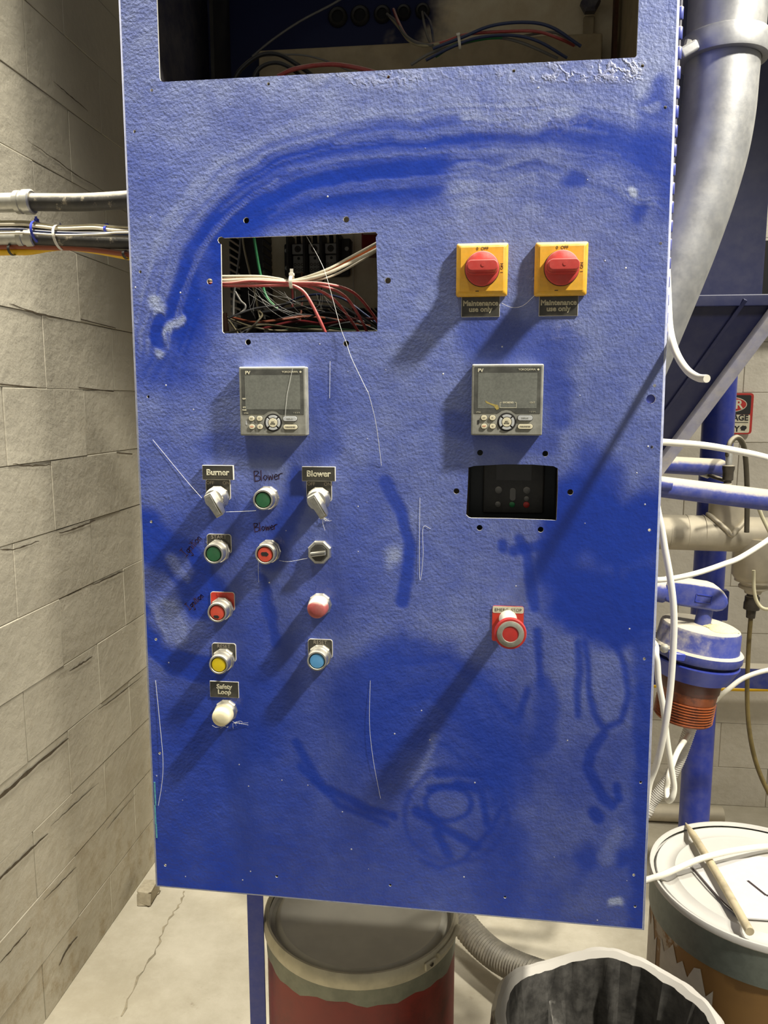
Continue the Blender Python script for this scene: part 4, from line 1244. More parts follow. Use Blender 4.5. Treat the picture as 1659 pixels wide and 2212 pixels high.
# window wire bundle, just behind the door sheet
YBN = 0.013
def wb(x, y, d=0.0): return P(x, y, YBN+d)
G2 = 'wires of the tied bundle in the cut window'
left = [(455, 600), (480, 602)]
def bundle(pts, r, m, label): wire('wire', [wb(*p) for p in pts], r, m, label, 'wire', G2)
bundle([(440, 598), (485, 597, 0.0), (560, 597, 0.002), (600, 602, 0.002), (632, 606, 0.002), (700, 585, 0), (760, 554, 0.01), (850, 505, 0.03)], 0.0019, M['wwhite'], 'topmost white wire of the tied bundle rising to the right')
bundle([(440, 603), (485, 604, 0.004), (560, 603, 0.006), (632, 608, 0.004), (700, 588, 0.004), (760, 559, 0.01), (850, 512, 0.03)], 0.0019, M['worange'], 'orange wire between the white wires of the tied bundle')
bundle([(440, 606), (485, 606, 0.0), (560, 604, 0), (632, 608, 0.0), (700, 593, -0.002), (760, 566, 0.005), (850, 520, 0.03)], 0.0025, M['wwhite'], 'thick white wire in the middle of the tied bundle')
bundle([(440, 610), (490, 607, 0.004), (560, 607, 0.004), (632, 611, 0.004), (690, 604, 0.006), (745, 583, 0.015), (850, 520, 0.045)], 0.0015, M['wwhite'], 'thin white wire sagging below the tied bundle at the right')
bundle([(445, 612), (495, 612, -0.002), (540, 607, -0.004), (590, 609, -0.003), (632, 611, -0.003), (700, 613, 0.0), (760, 630, 0.03), (800, 672, 0.06), (830, 720, 0.08)], 0.0021, M['wred'], 'red wire of the tied bundle arching farthest right')
bundle([(445, 614), (490, 615, 0.0), (545, 614, 0), (632, 614, 0.0), (690, 617, 0.004), (745, 640, 0.03), (785, 700, 0.05), (800, 740, 0.07)], 0.0021, M['wred'], 'red wire of the tied bundle in the middle arch')
bundle([(448, 616), (490, 614, 0.003), (560, 616, 0.003), (632, 616, 0.003), (670, 620, 0.004), (720, 646, 0.02), (760, 695, 0.05), (785, 735, 0.07)], 0.0021, M['wred'], 'red wire of the tied bundle in the inner arch with a pale worn patch')
bundle([(448, 618), (495, 617, -0.001), (560, 617, -0.002), (620, 616, -0.002), (640, 620, -0.004), (662, 638, -0.003), (690, 690, 0.0), (712, 740, 0.01)], 0.0023, M['wred'], 'red wire leaving the tie steeply down toward the sill')
p = wb(630, 609)
cable_tie(p, (1, 0, -0.02), 0.0085, 0.0088, M['white'], 'white cable tie round the bundle in the cut window', w=0.0048, tail=0.006)
# thin wires hanging in the duct
G3 = 'wires hanging in the upright duct'
wire('wire', Q((546, 495, 0.25), (553, 540, 0.25), (562, 590, 0.25), (575, 640, 0.25), (600, 668, 0.25)), 0.0026, M['wgreen'], 'green wire slanting down the upright duct', 'wire', G3)
wire('wire', Q((522, 495, 0.26), (528, 540, 0.26), (541, 595, 0.26), (552, 640, 0.26), (562, 690, 0.26)), 0.0019, M['wbeige'], 'beige wire slanting down the upright duct', 'wire', G3)
wire('wire', Q((520, 495, 0.27), (518, 540, 0.27), (512, 590, 0.27), (505, 640, 0.27), (504, 680, 0.27)), 0.0019, M['wgrey'], 'grey wire hanging straight in the upright duct', 'wire', G3)
wire('wire', Q((508, 630, 0.25), (520, 650, 0.25), (530, 660, 0.25), (525, 672, 0.25), (505, 685, 0.24), (490, 700, 0.24)), 0.0019, M['wgrey'], 'grey wire with a loop below the left end of the bundle', 'wire', G3)
# tangle of wires along the bottom of the window
G4 = 'loose wires heaped at the bottom of the cut window'
tg = [('wgrey', 'long grey wire arching across the top of the heap', [(485, 690), (545, 668), (600, 660), (660, 650), (720, 655), (770, 680), (830, 720)]),
      ('wblack', 'black wire arching over the middle of the heap', [(560, 676), (620, 668), (680, 662), (740, 668), (790, 690), (830, 715)]),
      ('wnavy', 'navy wire bowed above the heap beside the falling red wire', [(600, 668), (640, 645), (690, 636), (740, 645), (790, 680), (830, 710)]),
      ('wbeige', 'beige wire running from the left corner across the heap', [(470, 672), (500, 690), (545, 706), (600, 714), (680, 712), (760, 716)]),
      ('wbrown', 'brown wire low across the left of the heap', [(500, 686), (550, 696), (610, 690), (660, 684), (720, 690), (800, 705)]),
      ('wgrey', 'grey wire dipping then rising through the heap', [(520, 720), (560, 700), (610, 688), (650, 680), (700, 686), (760, 700), (820, 712)]),
      ('wbeige', 'beige wire crossing low through the heap to the sill', [(480, 724), (540, 706), (580, 702), (640, 710), (720, 716), (820, 716)]),
      ('wred', 'dark red wire lying deep in the heap', [(560, 712), (640, 694), (700, 700), (760, 690), (820, 688)]),
      ('wgreen', 'green wire lying along the bottom of the heap', [(600, 716), (670, 706), (740, 712), (820, 718)]),
      ('wblack', 'thick black wire at the bottom right of the heap', [(640, 700), (700, 676), (760, 690), (830, 722)]),
      ('wgrey', 'grey wire slanting over the right of the heap', [(690, 720), (730, 700), (790, 694), (835, 700)]),
      ('wbeige', 'short beige wire end standing out at the left corner', [(476, 668), (486, 684), (500, 700), (515, 722)]),
      ('wbeige', 'beige wire curling up from the heap beside the duct', [(530, 722), (560, 690), (566, 680), (560, 672)])]
for i, (m, lab, pts) in enumerate(tg):
    d = 0.13+0.012*(i % 6)
    wire('wire', Q(*[(x, y, d+0.02*math.sin(j+i)) for j, (x, y) in enumerate(pts)]), 0.0017+0.0006*(i % 3 == 1), M['t'+m[1:]], lab, 'wire', G4)
wire('wire', Q((630, 615, 0.29), (632, 640, 0.29), (631, 670, 0.29)), 0.0022, M['wred'], 'red wire hanging behind the cable tie', 'wire', G4)
wire('wire', Q((652, 588, 0.31), (653, 620, 0.29), (652, 660, 0.28), (648, 690, 0.27)), 0.0020, M['wbrown'], 'orange-brown wire hanging from the left pole of the terminal block', 'wire', G4)
wire('wire', Q((764, 500, 0.325), (762, 560, 0.325), (765, 640, 0.325), (768, 690, 0.325)), 0.0012, M['wwhite'], 'thin pale wire running down the panel right of the terminal block', 'wire', G4)
wire('wire', Q((700, 600, 0.31), (692, 635, 0.30), (686, 655, 0.29)), 0.0016, M['wblack'], 'thin black wire hanging below the middle of the terminal block', 'wire', G4)
p = P(487, 700, 0.05)
B().cyl(P(486, 676, 0.06), P(489, 716, 0.06), 0.0032, 0.0045, 10).build('rusty_stud', M['rust'], cab)

# drive keypad behind its opening
p = P(1107, 1062, 0.075)
rt = thing('drive_keypad', 'black drive keypad with green and red keys behind the lower opening', 'keypad', (p.x, 0.075, p.z))
vf = mat('dark_drive_housing', (34, 38, 40), 0.5, vary=0.1)
B().box((0, 0.06, -0.01), (0.130, 0.118, 0.22), 0.004, 2).build('housing', vf, rt)
k = B().box((0.001, -0.002, 0.010), (0.090, 0.010, 0.085), 0.003, 2).build('keypad', M['black'], rt)
B().box((0.001, -0.0074, 0.030), (0.052, 0.0008, 0.024)).build('display', mat('dark_glass', (52, 50, 46), 0.2, vary=0.2), k)
for x, z, r, m in ((-0.021, 0.003, 0.0052, 'wgrey'), (0.0205, 0.003, 0.0052, 'wgrey'), (0.0205, -0.0095, 0.0038, 'wgrey'), (-0.0215, -0.0185, 0.0042, 'wgrey'), (-0.0005, -0.0185, 0.0042, 'wgreen'), (0.0205, -0.0185, 0.0046, 'red')):
    B().lathe([(0, 0), (r, 0), (r, 0.0016), (r*0.8, 0.0022), (0, 0.0022)], (x, -0.007, z), (0, -1, 0), 16).build('key', M[m], k)
B().prism(rrect(0.0085, 0.019, 0.004, 5, 0, -0.003), -0.007, -0.0092).build('key', M['wgrey'], k)

# ------------------------------------------------------------------ conduits and cables at the left
YC = 0.16
XWALL = XW+0.003
def ext_left(pts, Y):
    a = P(*pts[0], Y)
    return a
def lconduit(yc, x_end, r_steel, r_flex, label, xw_split, tilt=0.0, y2=None):
    s0 = P(xw_split, yc, YC)
    root = thing('conduit', label, 'conduit', (XWALL, YC, s0.z))
    zl = s0.z
    L = s0.x-XWALL
    B().cyl((0, 0, 0), (L, 0, 0), r_steel, seg=24).build('steel_tube', M['steel'], root)
    cn = B().lathe([(r_steel*1.05, -0.006), (r_steel*1.22, -0.004), (r_steel*1.22, 0.004), (r_steel*1.12, 0.005), (r_steel*1.12, 0.009), (r_steel*1.3, 0.010), (r_steel*1.3, 0.022), (r_steel*1.15, 0.024), (r_flex, 0.024)], (L, 0, 0), (1, 0, 0), 24)
    cn.build('connector', M['steel'], root)
    pts = [Vector((L+0.01, 0, 0))]
    for (x, y) in y2:
        w = P(x, y, YC); pts.append(Vector((w.x-XWALL, 0, w.z-zl)))
    pts.append(Vector((bx0+0.004-XWALL, 0, pts[-1].z)))
    B().tube(pts, r_flex, 20, 8).build('flexible_jacket', M['cblack'], root)
    return root
lconduit(437, 275, 0.0150, 0.0138, 'upper steel conduit with dusty black flexible section entering the cabinet side', 42, y2=((90, 437), (180, 437), (270, 432), (300, 429)))
lconduit(514, 275, 0.0120, 0.0118, 'lower steel conduit with black flexible section under the strapped wires', 48, y2=((90, 515), (180, 519), (270, 522), (300, 523)))
G5 = 'cables strapped to the lower conduit'
def lc(name, pts, r, m, label, cat='cable', Y=None):
    q = [P(x, y, (Y or YC)+d) for x, y, d in pts]
    a = q[0].copy(); q = [Vector((XWALL+0.002, a.y, a.z))]+q+[Vector((bx0+0.004, q[-1].y, q[-1].z))]
    wire(name, q, r, m, label, cat, G5)
lc('cable', [(0, 533, 0.0), (90, 534, 0), (180, 537, 0), (275, 549, 0), (305, 553, 0)], 0.0046, M['wbrown'], 'brown cable strapped under the lower conduit')
lc('cable', [(0, 544, 0.008), (60, 543, 0.008), (110, 535, 0.010), (150, 533, 0.012), (210, 541, 0.010), (275, 553, 0.008), (305, 557, 0.008)], 0.0062, M['cyellow'], 'thick yellow cable sagging under the brown cable')
lc('wire', [(0, 479, -0.004), (80, 483, -0.004), (130, 489, -0.004), (200, 486, -0.004), (235, 489, -0.004), (275, 491, 0), (305, 493, 0)], 0.0022, M['wbeige'], 'uppermost beige wire strapped above the lower conduit')
lc('wire', [(0, 485, -0.006), (80, 489, -0.006), (130, 494, -0.006), (200, 492, -0.006), (240, 497, -0.006), (275, 499, 0), (305, 500, 0)], 0.0028, M['wwhite'], 'pale wire strapped second from the top of the lower conduit')
lc('wire', [(0, 482, 0.004), (80, 486, 0.004), (130, 491, 0.004), (180, 487, 0.004), (235, 493, 0.004), (305, 496, 0.004)], 0.0020, M['wgrey'], 'grey wire strapped among the pale wires above the conduit')
lc('cable', [(0, 490, 0.006), (80, 495, 0.006), (160, 500, 0.006), (235, 503, 0.006), (305, 506, 0.006)], 0.0042, M['wblack'], 'black cable lying on top of the lower conduit')
lc('wire', [(0, 495, -0.010), (70, 499, -0.010), (140, 503, -0.010), (230, 504, -0.010), (305, 506, -0.010)], 0.0022, M['wnavy'], 'blue wire lying along the front of the lower conduit')
lc('wire', [(0, 504, -0.0165), (60, 504, -0.0165), (130, 508, -0.0165), (220, 506, -0.0165), (250, 503, -0.0165), (305, 502, -0.016)], 0.0018, M['wwhite'], 'thin white wire in front of the lower conduit')
M['tieblue'] = mat('blue_tie', (48, 64, 178), 0.4, vary=0.05)
for x, y0, y1, m, lab, rx in ((83, 477, 528, 'tieblue', 'long blue cable tie standing up on the strapped cables', 0.0225), (131, 486, 541, 'white', 'white cable tie round the lower conduit and its cables', 0.0235),
                              (232, 488, 506, 'tieblue', 'small blue cable tie nearest the cabinet door edge', 0.0110), (26, 528, 552, 'black', 'black cable tie round the yellow cable at the left', 0.0115), (272, 541, 560, 'black', 'black cable tie round the yellow cable at the door edge', 0.0115)):
    a, c = P(x, y0, YC), P(x, y1, YC)
    cable_tie(((a.x+c.x)/2, YC, (a.z+c.z)/2), (1, 0, 0.10), rx, (a.z-c.z)/2, M[m], lab, w=0.0042, head=m != 'black', tail=0.004 if x == 83 else 0)

# ------------------------------------------------------------------ machinery at the right
def sz(px, p): return px/pxm(p)                    # pixels -> metres at a point
# big grey duct with clamp collar
YD = 0.46
root = thing('duct_pipe', 'large grey metal duct pipe bending down behind the cabinet', 'pipe', P(1560, 120, YD))
o0 = root.location.copy()
rd = sz(80, o0)
up = [P(1565, 105, YD)-o0, P(1572, 0, YD)-o0, P(1580, -130, YD)-o0, P(1592, -330, YD)-o0]
ax = (up[1]-up[0]).normalized()
B().tube(up, rd*1.0, 40, 4).build('upper_tube', M['duct'], root)
low = [P(x, y, YD)-o0 for x, y in ((1563, 110), (1557, 170), (1550, 250), (1536, 330), (1514, 410), (1487, 490), (1457, 570), (1396, 720), (1350, 830), (1290, 975))]+[Vector(v)-o0 for v in ((0.235, 0.60, 1.38), (0.22, 0.88, 1.20), (0.22, 1.15, 1.10))]
B().tube(low, rd*0.955, 40, 6).build('bend_tube', M['duct'], root)
dax = -ax
cl = B().lathe([(rd*0.98, -0.021), (rd*1.12, -0.021), (rd*1.145, -0.017), (rd*1.145, 0.013), (rd*1.13, 0.017), (rd*1.02, 0.018), (rd*0.96, 0.018)], P(1563, 112, YD)-o0, dax, 48, closed=True)
ring = cl.build('clamp_collar', M['duct'], root)
e = P(1488, 108, YD-0.045)-o0
B().box(e, (0.034, 0.016, 0.020), 0.005, 3, rot=Matrix.Rotation(math.radians(-28), 3, 'Y')).build('clamp_ear', M['duct'], ring)
B().lathe([(0, 0), (0.006, 0), (0.006, 0.012), (0, 0.013)], e+Vector((-0.004, 0, 0.004)), (0.2, -0.2, 1), 6).build('clamp_bolt', M['steel'], ring, ang=20)

# blue hopper: square bin over a pyramid cone with flanged edges
YH = 0.78
tr = P(1693, 648, YH); lp = P(1426, 1101, YH)
hz = tr.z
hx1 = tr.x; hcx = 0.22; hw = hx1-hcx
dz = hz-lp.z; k = (lp.x-hcx)/hw
apex = hz-dz/(1-k)*0.88
kk = 0.12
root = thing('hopper', 'large navy blue hopper tapering to a cone behind the duct pipe', 'hopper', (hcx, YH+hw, 0))
B().box((0, 0, (hz+3.3)/2), (2*hw-0.085, 2*hw-0.02, 3.3-hz), 0.004, 2).build('bin_body', M['navy'], root)
B().box((0, 0, hz-0.0), (2*hw+0.016, 2*hw+0.016, 0.026), 0.003, 2).build('bin_lip', M['navy'], root)
b = B()
vs = [(sx*hw, sy*hw, hz-0.013) for sx, sy in ((-1, -1), (1, -1), (1, 1), (-1, 1))]+[(sx*hw*kk, sy*hw*kk, apex) for sx, sy in ((-1, -1), (1, -1), (1, 1), (-1, 1))]
b.raw(vs, [(0, 1, 5, 4), (1, 2, 6, 5), (2, 3, 7, 6), (3, 0, 4, 7), (4, 5, 6, 7), (3, 2, 1, 0)]).build('cone', M['navy'], root)
# dusty angle-iron edge, coloured as lit, and weld seam on the near right edge of the cone
A_, C_ = Vector(vs[1]), Vector(vs[5])
d = (C_-A_).normalized()
nface = (Vector(vs[1])-Vector(vs[0])).cross(Vector(vs[4])-Vector(vs[0])).normalized()
if nface.y > 0: nface = -nface
inw = nface.cross(d).normalized()
if inw.x > 0: inw = -inw
Rm = Matrix((d, inw, d.cross(inw))).transposed()
B().box((A_+C_)/2+nface*0.012+inw*0.012, ((C_-A_).length, 0.032, 0.026), 0.006, 2, rot=Rm).build('corner_angle', M['flange'], root)
s0, s1 = A_+inw*0.085+(C_-A_)*0.02, A_+inw*0.085+(C_-A_)*0.80
B().box((s0+s1)/2+nface*0.003, ((s1-s0).length, 0.010, 0.008), 0.002, 2, rot=Rm).build('weld_seam', M['navy'], root)
B().lathe([(hw*kk*1.3, 0), (hw*kk*1.3, 0.10)], (0, 0, apex+0.03), (0, 0, -1), 24).build('outlet', M['navy'], root)
for sx, sy in ((-1, 1), (-1, -1)):
    B().cyl((sx*(hw-0.03), sy*(hw-0.03), 0), (sx*(hw-0.03), sy*(hw-0.03), hz), 0.03, seg=16).build('leg', M['blue'], root)

# white tube stub that sticks out past the door edge
wire('tube_stub', [P(1440, 560, 0.05), P(1443, 640, 0.045), P(1447, 710, 0.02), P(1460, 760, -0.02), P(1482, 797, -0.06), P(1506, 815, -0.095), P(1527, 818, -0.115)], 0.0048, M['hose'], 'cut white tube end curling out past the door edge', 'tube', seg=14)

# round blue column with bracket
YCOL = 1.36
c0, c1 = P(1556, 900, YCOL), P(1500, 1690, YCOL)
cx = (c0.x+c1.x)/2
root = thing('column', 'round blue steel column standing in front of the back wall', 'column', (cx, YCOL, 0))
rc = sz(31, c1)
B().cyl((0, 0, 0), (0, 0, 2.3), rc, seg=32).build('shaft', M['blue'], root)
p = P(1549, 1306, YCOL-0.05)
B().box((p.x-cx, p.y-YCOL, p.z), (sz(42, p), 0.03, sz(66, p)), 0.003, 1).build('bracket', M['blue'], root)
B().cyl((0, 0, 0), (0, 0, 0.012), rc*1.6, seg=24).build('foot_plate', M['blue'], root)

# blue pipe stub welded behind the hose coupler
root = thing('pipe_stub', 'short capped blue pipe with a dusty top in front of the column', 'pipe', P(1510, 1008, 1.10))
o1 = root.location
B().lathe([(0.024, -0.10), (0.024, 0.055), (0.021, 0.064), (0.012, 0.070), (0, 0.071)], (0, 0, 0), (1, 0.02, -0.05), 24).build('tube', M['bluedusty'], root)
a, c = P(1530, 1026, 1.09)-o1, P(1572, 1040, 1.05)-o1
B().cyl(a, c, 0.0055, seg=10).build('thin_rod', M['coupler'], root)
B().cyl(a-(c-a)*0.35, a+(c-a)*0.02, 0.010, seg=10).build('rod_socket', M['steel'], root)

# dusty blue rail
YR = 0.95
a, c = P(1360, 1043, YR), P(1760, 1093, YR)
root = thing('rail_pipe', 'level blue rail pipe thick with dust on top', 'pipe', a)
B().tube([Vector((0, 0, 0)), c-a], sz(23, P(1550, 1066, YR)), 28, 1).build('rail', M['bluedusty'], root)
B().cyl(P(1425, 1044, YR-0.03)-a, P(1450, 1047, YR-0.03)-a, 0.017, 0.016, 12).build('end_lug', M['bluedusty'], root)

# quick coupler with dark hose arching from the rail
YQ = 1.02
a = P(1571, 1052, YQ)
root = thing('hose_coupler', 'brown quick coupler standing on the rail with a crimped ferrule', 'coupler', a)
B().lathe([(0.012, 0), (0.012, 0.008), (0.0095, 0.010), (0.0095, 0.016), (0.0135, 0.019), (0.0135, 0.040), (0.0155, 0.048), (0.0155, 0.056), (0.010, 0.058), (0, 0.058)], (0, 0, 0), (0, 0, 1), 18).build('coupler_body', M['coupler'], root)
B().lathe([(0.0085, 0.058), (0.0085, 0.098), (0.0075, 0.1), (0, 0.1)], (0, 0, 0), (0, 0, 1), 16).build('ferrule', M['steel'], root)
wire('hose', [a+Vector((0, 0, 0.1)), P(1572, 985, YQ), P(1577, 957, YQ+0.01), P(1592, 945, YQ+0.03), P(1606, 962, YQ+0.06), P(1612, 1010, YQ+0.08), P(1614, 1080, YQ+0.09), P(1613, 1150, YQ+0.09)], 0.0072, M['dhose'], 'dark hose arching up from the coupler and down behind the rail', 'hose')
wire('hose', Q((1577, 1050, 1.06), (1605, 1062, 1.09), (1632, 1085, 1.10), (1648, 1120, 1.10), (1665, 1155, 1.09)), 0.0052, M['hosecream'], 'thin cream hose dropping from the rail over the manifold', 'hose')

# aluminium manifold with tees
YM = 1.22
a, c = P(1340, 1146.2, YM), P(1800, 1160, YM)
root = thing('manifold_pipe', 'dull aluminium manifold pipe with a tee above and a tee below', 'pipe', a)
rm = sz(38, P(1530, 1150, YM))
B().tube([Vector((0, 0, 0)), c-a], rm, 36, 1).build('header', M['manifold'], root)
for x in (1443, 1481, 1517):
    q = P(x, 1150, YM)-a
    B().lathe([(rm*1.0, -0.0012), (rm*1.012, -0.0008), (rm*1.012, 0.0008), (rm*1.0, 0.0012)], q, c-a, 36, closed=True).build('weld_ring', M['manifold'], root)
q = P(1567, 1150, YM)
t_ = B().cyl(q-a, q-a+Vector((0, 0, 0.125)), sz(37, q), seg=30).build('upper_tee', M['manifold'], root)
b = B()
rt_ = sz(38, q); pts = []
for i in range(15):
    u = math.pi*(1+i/14.0)
    x_ = rt_*math.cos(u)*1.02; yv = rt_*math.sin(u)*1.02
    pts.append(q-a+Vector((x_, yv, math.sqrt(max(0, (rm*1.03)**2-yv*yv)) if abs(yv) < rm else 0.0)))
b.tube(pts, 0.007, 10, 3).build('weld_bead', M['manifold'], root)
q = P(1637, 1160, YM)
r2 = sz(46, q)
B().lathe([(r2, 0.0), (r2, rm+0.062), (r2*0.88, rm+0.072), (r2*0.86, rm+0.074), (r2*0.86, rm+0.080), (r2*0.62, rm+0.084), (r2*0.60, rm+0.090), (r2*0.66, rm+0.094), (r2*0.66, rm+0.100), (r2*0.40, rm+0.108), (r2*0.36, rm+0.116), (0, rm+0.118)], q-a, (-0.02, 0, -1), 30).build('lower_tee', M['manifold'], root)
B().lathe([(r2*0.26, rm+0.116), (r2*0.26, rm+0.124), (r2*0.33, rm+0.126), (r2*0.33, rm+0.140), (r2*0.36, rm+0.146), (r2*0.36, rm+0.164), (r2*0.22, rm+0.167), (r2*0.20, rm+0.19), (0, rm+0.19)], q-a, (-0.02, 0, -1), 14).build('hose_fitting', M['coupler'], root)
hb = q+Vector((-0.004, 0, -(rm+0.185)))
wire('hose', [hb, P(1617, 1400, YM), P(1614, 1500, YM), P(1619, 1580, YM-0.01), P(1634, 1650, YM-0.02), P(1662, 1715, YM-0.04), P(1710, 1790, YM-0.06)], 0.0068, M['olive'], 'olive brown hose hanging from the manifold toward the white drum lid', 'hose')
wire('hose', Q((1628, 1232, 1.14), (1629, 1275, 1.14), (1637, 1303, 1.14), (1655, 1316, 1.13), (1690, 1310, 1.12)), 0.0050, M['hosecream'], 'cream hose looping beside the manifold fitting', 'hose')

# blue pump head over an amber filter, tilted
YV = 0.82
top = P(1515, 1347, YV)
tilt = math.radians(7.5)
root = thing('filter_unit', 'tilted blue capped filter unit with a ribbed amber brown lower body', 'filter', top, rot=(0, tilt, 0))
m_ = 1/pxm(top)
R = lambda px: px*m_
B().lathe([(0, 0), (R(74), 0), (R(80), R(3)), (R(83), R(10)), (R(86), R(46)), (R(88), R(50)), (0, R(50))], (0, 0, 0), (0, 0, -1), 48).build('cap', M['bluedusty'], root)
fl_ = B().lathe([(R(60), R(47)), (R(91), R(47)), (R(95), R(51)), (R(95), R(66)), (R(92), R(70)), (R(60), R(70))], (0, 0, 0), (0, 0, -1), 48, closed=True).build('cap_flange', M['bluedusty'], root)
B().lathe([(R(76), R(68)), (R(76), R(82)), (R(60), R(82))], (0, 0, 0), (0, 0, -1), 40).build('gasket', M['navyin'], root)
B().lathe([(R(60), R(80)), (R(92), R(77)), (R(93), R(80)), (R(91), R(85)), (R(76), R(116)), (R(58), R(118))], (0, 0, 0), (0, 0, -1), 48, closed=True).build('clamp_ring', M['blue'], root)
prof = [(R(63), R(114)), (R(60), R(166))]
h = 168
while h < 214:
    prof += [(R(58.5), R(h)), (R(62.0), R(h+2.2)), (R(58.5), R(h+4.4))]
    h += 6.0
prof += [(R(58), R(217)), (0, R(217))]
B().lathe(prof, (0, 0, 0), (0, 0, -1), 48).build('ribbed_body', M['amber'], root)
B().lathe([(R(65), R(114)), (R(63.5), R(144)), (R(62), R(146)), (R(62), R(116))], (0, 0, 0), (0, 0, -1), 48, closed=True).build('dark_collar', mat('dark_amber', (86, 40, 24), 0.35, vary=0.2), root)
b = B().lathe([(0, 0), (R(9), 0), (R(10), R(3)), (R(9), R(10)), (R(5), R(13)), (0, R(13))], (-R(80), -R(50), -R(52)), (-0.4, -1, 0), 10)
b.build('clamp_bolt', M['steel'], root)
B().box((-R(62), -R(78), -R(58)), (R(34), R(12), R(16)), 0.002, 1).build('clamp_lug', M['blue'], root)
# arm on top
nk = B().lathe([(R(17), R(2)), (R(16), -R(44)), (0, -R(44))], (R(2), 0, 0), (0, 0, -1), 24).build('neck', M['bluedusty'], root)
poly = [(-R(96), R(50)), (-R(95), R(76)), (-R(88), R(88)), (-R(60), R(91)), (R(0), R(91)), (R(14), R(88)), (R(26), R(80)), (R(35), R(69)), (R(39), R(58)), (R(37), R(48)), (R(30), R(40)), (R(18), R(36)), (-R(60), R(36)), (-R(90), R(41))]
arm = B().prism(poly, R(26), -R(26), 0.0)
bmesh.ops.bevel(arm.bm, geom=[e for e in arm.bm.edges if abs(e.verts[0].co.y-e.verts[1].co.y) < 1e-6], offset=R(7), segments=4, affect='EDGES', profile=0.5)
arm = arm.build('arm', M['bluedusty'], root, ang=50)
b = B()
for s in ((0, 1), (0, -1)): b.box((-R(14), -R(26.5), R(60)+s[1]*R(8)), (R(32), R(2), R(2)))
for s in (-1, 1): b.box((-R(14)+s*R(16), -R(26.5), R(60)), (R(2), R(2), R(18)))
b.build('cast_frame', M['blue'], arm)
B().lathe([(R(27), -R(10)), (R(27), R(210)), (R(20), R(220)), (0, R(220))], (-R(300), 0, R(60)), (1, 0, 0), 24).build('arm_pipe', M['bluedusty'], root)
# powder spilled on the cap
b = B()
n1, n2 = 9, 22
for i in range(n1):
    for j in range(n2):
        pass
vs = [(0, 0, R(11))]; fs = []
for i in range(1, n1):
    for j in range(n2):
        a_ = 2*math.pi*j/n2
        rr = R(34)*i/(n1-1)*(1+0.18*math.sin(3*a_+1)+0.08*random.uniform(-1, 1))
        hh = R(11)*(1-(i/(n1-1))**1.3)*(1+0.25*random.uniform(-1, 1))
        vs.append((rr*math.cos(a_)*1.05, rr*math.sin(a_)*0.8, max(0.0, hh)))
for j in range(n2): fs.append((0, 1+j, 1+(j+1) % n2))
for i in range(n1-2):
    for j in range(n2):
        p0 = 1+i*n2+j; p1 = 1+i*n2+(j+1) % n2
        fs.append((p0, p0+n2, p1+n2, p1))
b.raw(vs, fs)
po = b.build('powder_pile', M['powder'], None, ang=180)
po.matrix_world = root.matrix_basis @ Matrix.Translation((R(32), -R(28), 0.0005))
tag(po, 'small heap of pale yellow powder on top of the blue filter cap', 'powder', kind='stuff')

# blue frame bar behind the filter
a, c = P(1400, 1452, 1.45), P(1800, 1466, 1.45)
o = B().box(((a.x+c.x)/2, 1.45, (a.z+c.z)/2), (c.x-a.x, 0.05, sz(47, P(1620, 1455, 1.45))), 0.003, 1).build('frame_bar', M['bluedusty'])
tag(o, 'level blue frame bar behind the filter unit', 'beam')
# white and yellow lines on the back wall
wire('wall_hose', [P(1330, 1478, 1.98), P(1480, 1484, 1.98), P(1600, 1489, 1.98), P(1760, 1488, 1.98)], 0.0085, M['cyellow'], 'yellow hose running along the back wall under the frame bar', 'hose')
wire('wall_pipe', [P(1330, 1466, 1.99), P(1600, 1480, 1.99), P(1760, 1480, 1.99)], 0.011, M['white'], 'white pipe running along the back wall just above the yellow hose', 'pipe')

# loose white hoses
wire('hose', [Vector((0.10, 0.93, 1.60))]+Q((1380, 952, 0.70), (1432, 955, 0.70), (1520, 962, 0.70), (1600, 976, 0.70), (1660, 990, 0.69), (1760, 1020, 0.66)), sz(7.5, P(1520, 960, 0.7)), M['hose'], 'white hose crossing level in front of the hopper cone', 'hose', 'loose white hoses', seg=12)
wire('hose', [Vector((0.20, 0.335, 1.62))]+Q((1395, 1030, 0.44), (1424, 1120, 0.44), (1437, 1190, 0.44), (1447, 1245, 0.44), (1454, 1300, 0.44), (1456, 1350, 0.44), (1453, 1423, 0.44), (1447, 1498, 0.44), (1438, 1562, 0.44), (1424, 1630, 0.45), (1405, 1685, 0.47), (1370, 1760, 0.46))+[Vector((0.18, 0.40, 0.95)), Vector((0.12, 0.335, 1.02))], sz(7.5, P(1450, 1300, 0.44)), M['hose'], 'white hose hanging closest to the door edge in front of the filter unit', 'hose', 'loose white hoses', seg=12)
wire('hose', [Vector((0.20, 0.335, 1.25))]+Q((1400, 1380, 0.53), (1418, 1420, 0.53), (1423, 1473, 0.53), (1433, 1530, 0.53), (1441, 1600, 0.53), (1451, 1663, 0.53), (1456, 1701, 0.53), (1451, 1724, 0.53), (1443, 1728, 0.55), (1440, 1703, 0.57), (1447, 1668, 0.58), (1463, 1625, 0.66), (1481, 1597, 0.80), (1505, 1563, 0.98), (1525, 1535, 1.02), (1545, 1514, 1.02), (1572, 1490, 1.0), (1608, 1464, 1.0), (1662, 1447, 1.0), (1740, 1440, 1.0)), sz(6.5, P(1450, 1650, 0.53)), M['hose'], 'white hose making a narrow loop then passing behind the amber filter', 'hose', 'loose white hoses', seg=12)
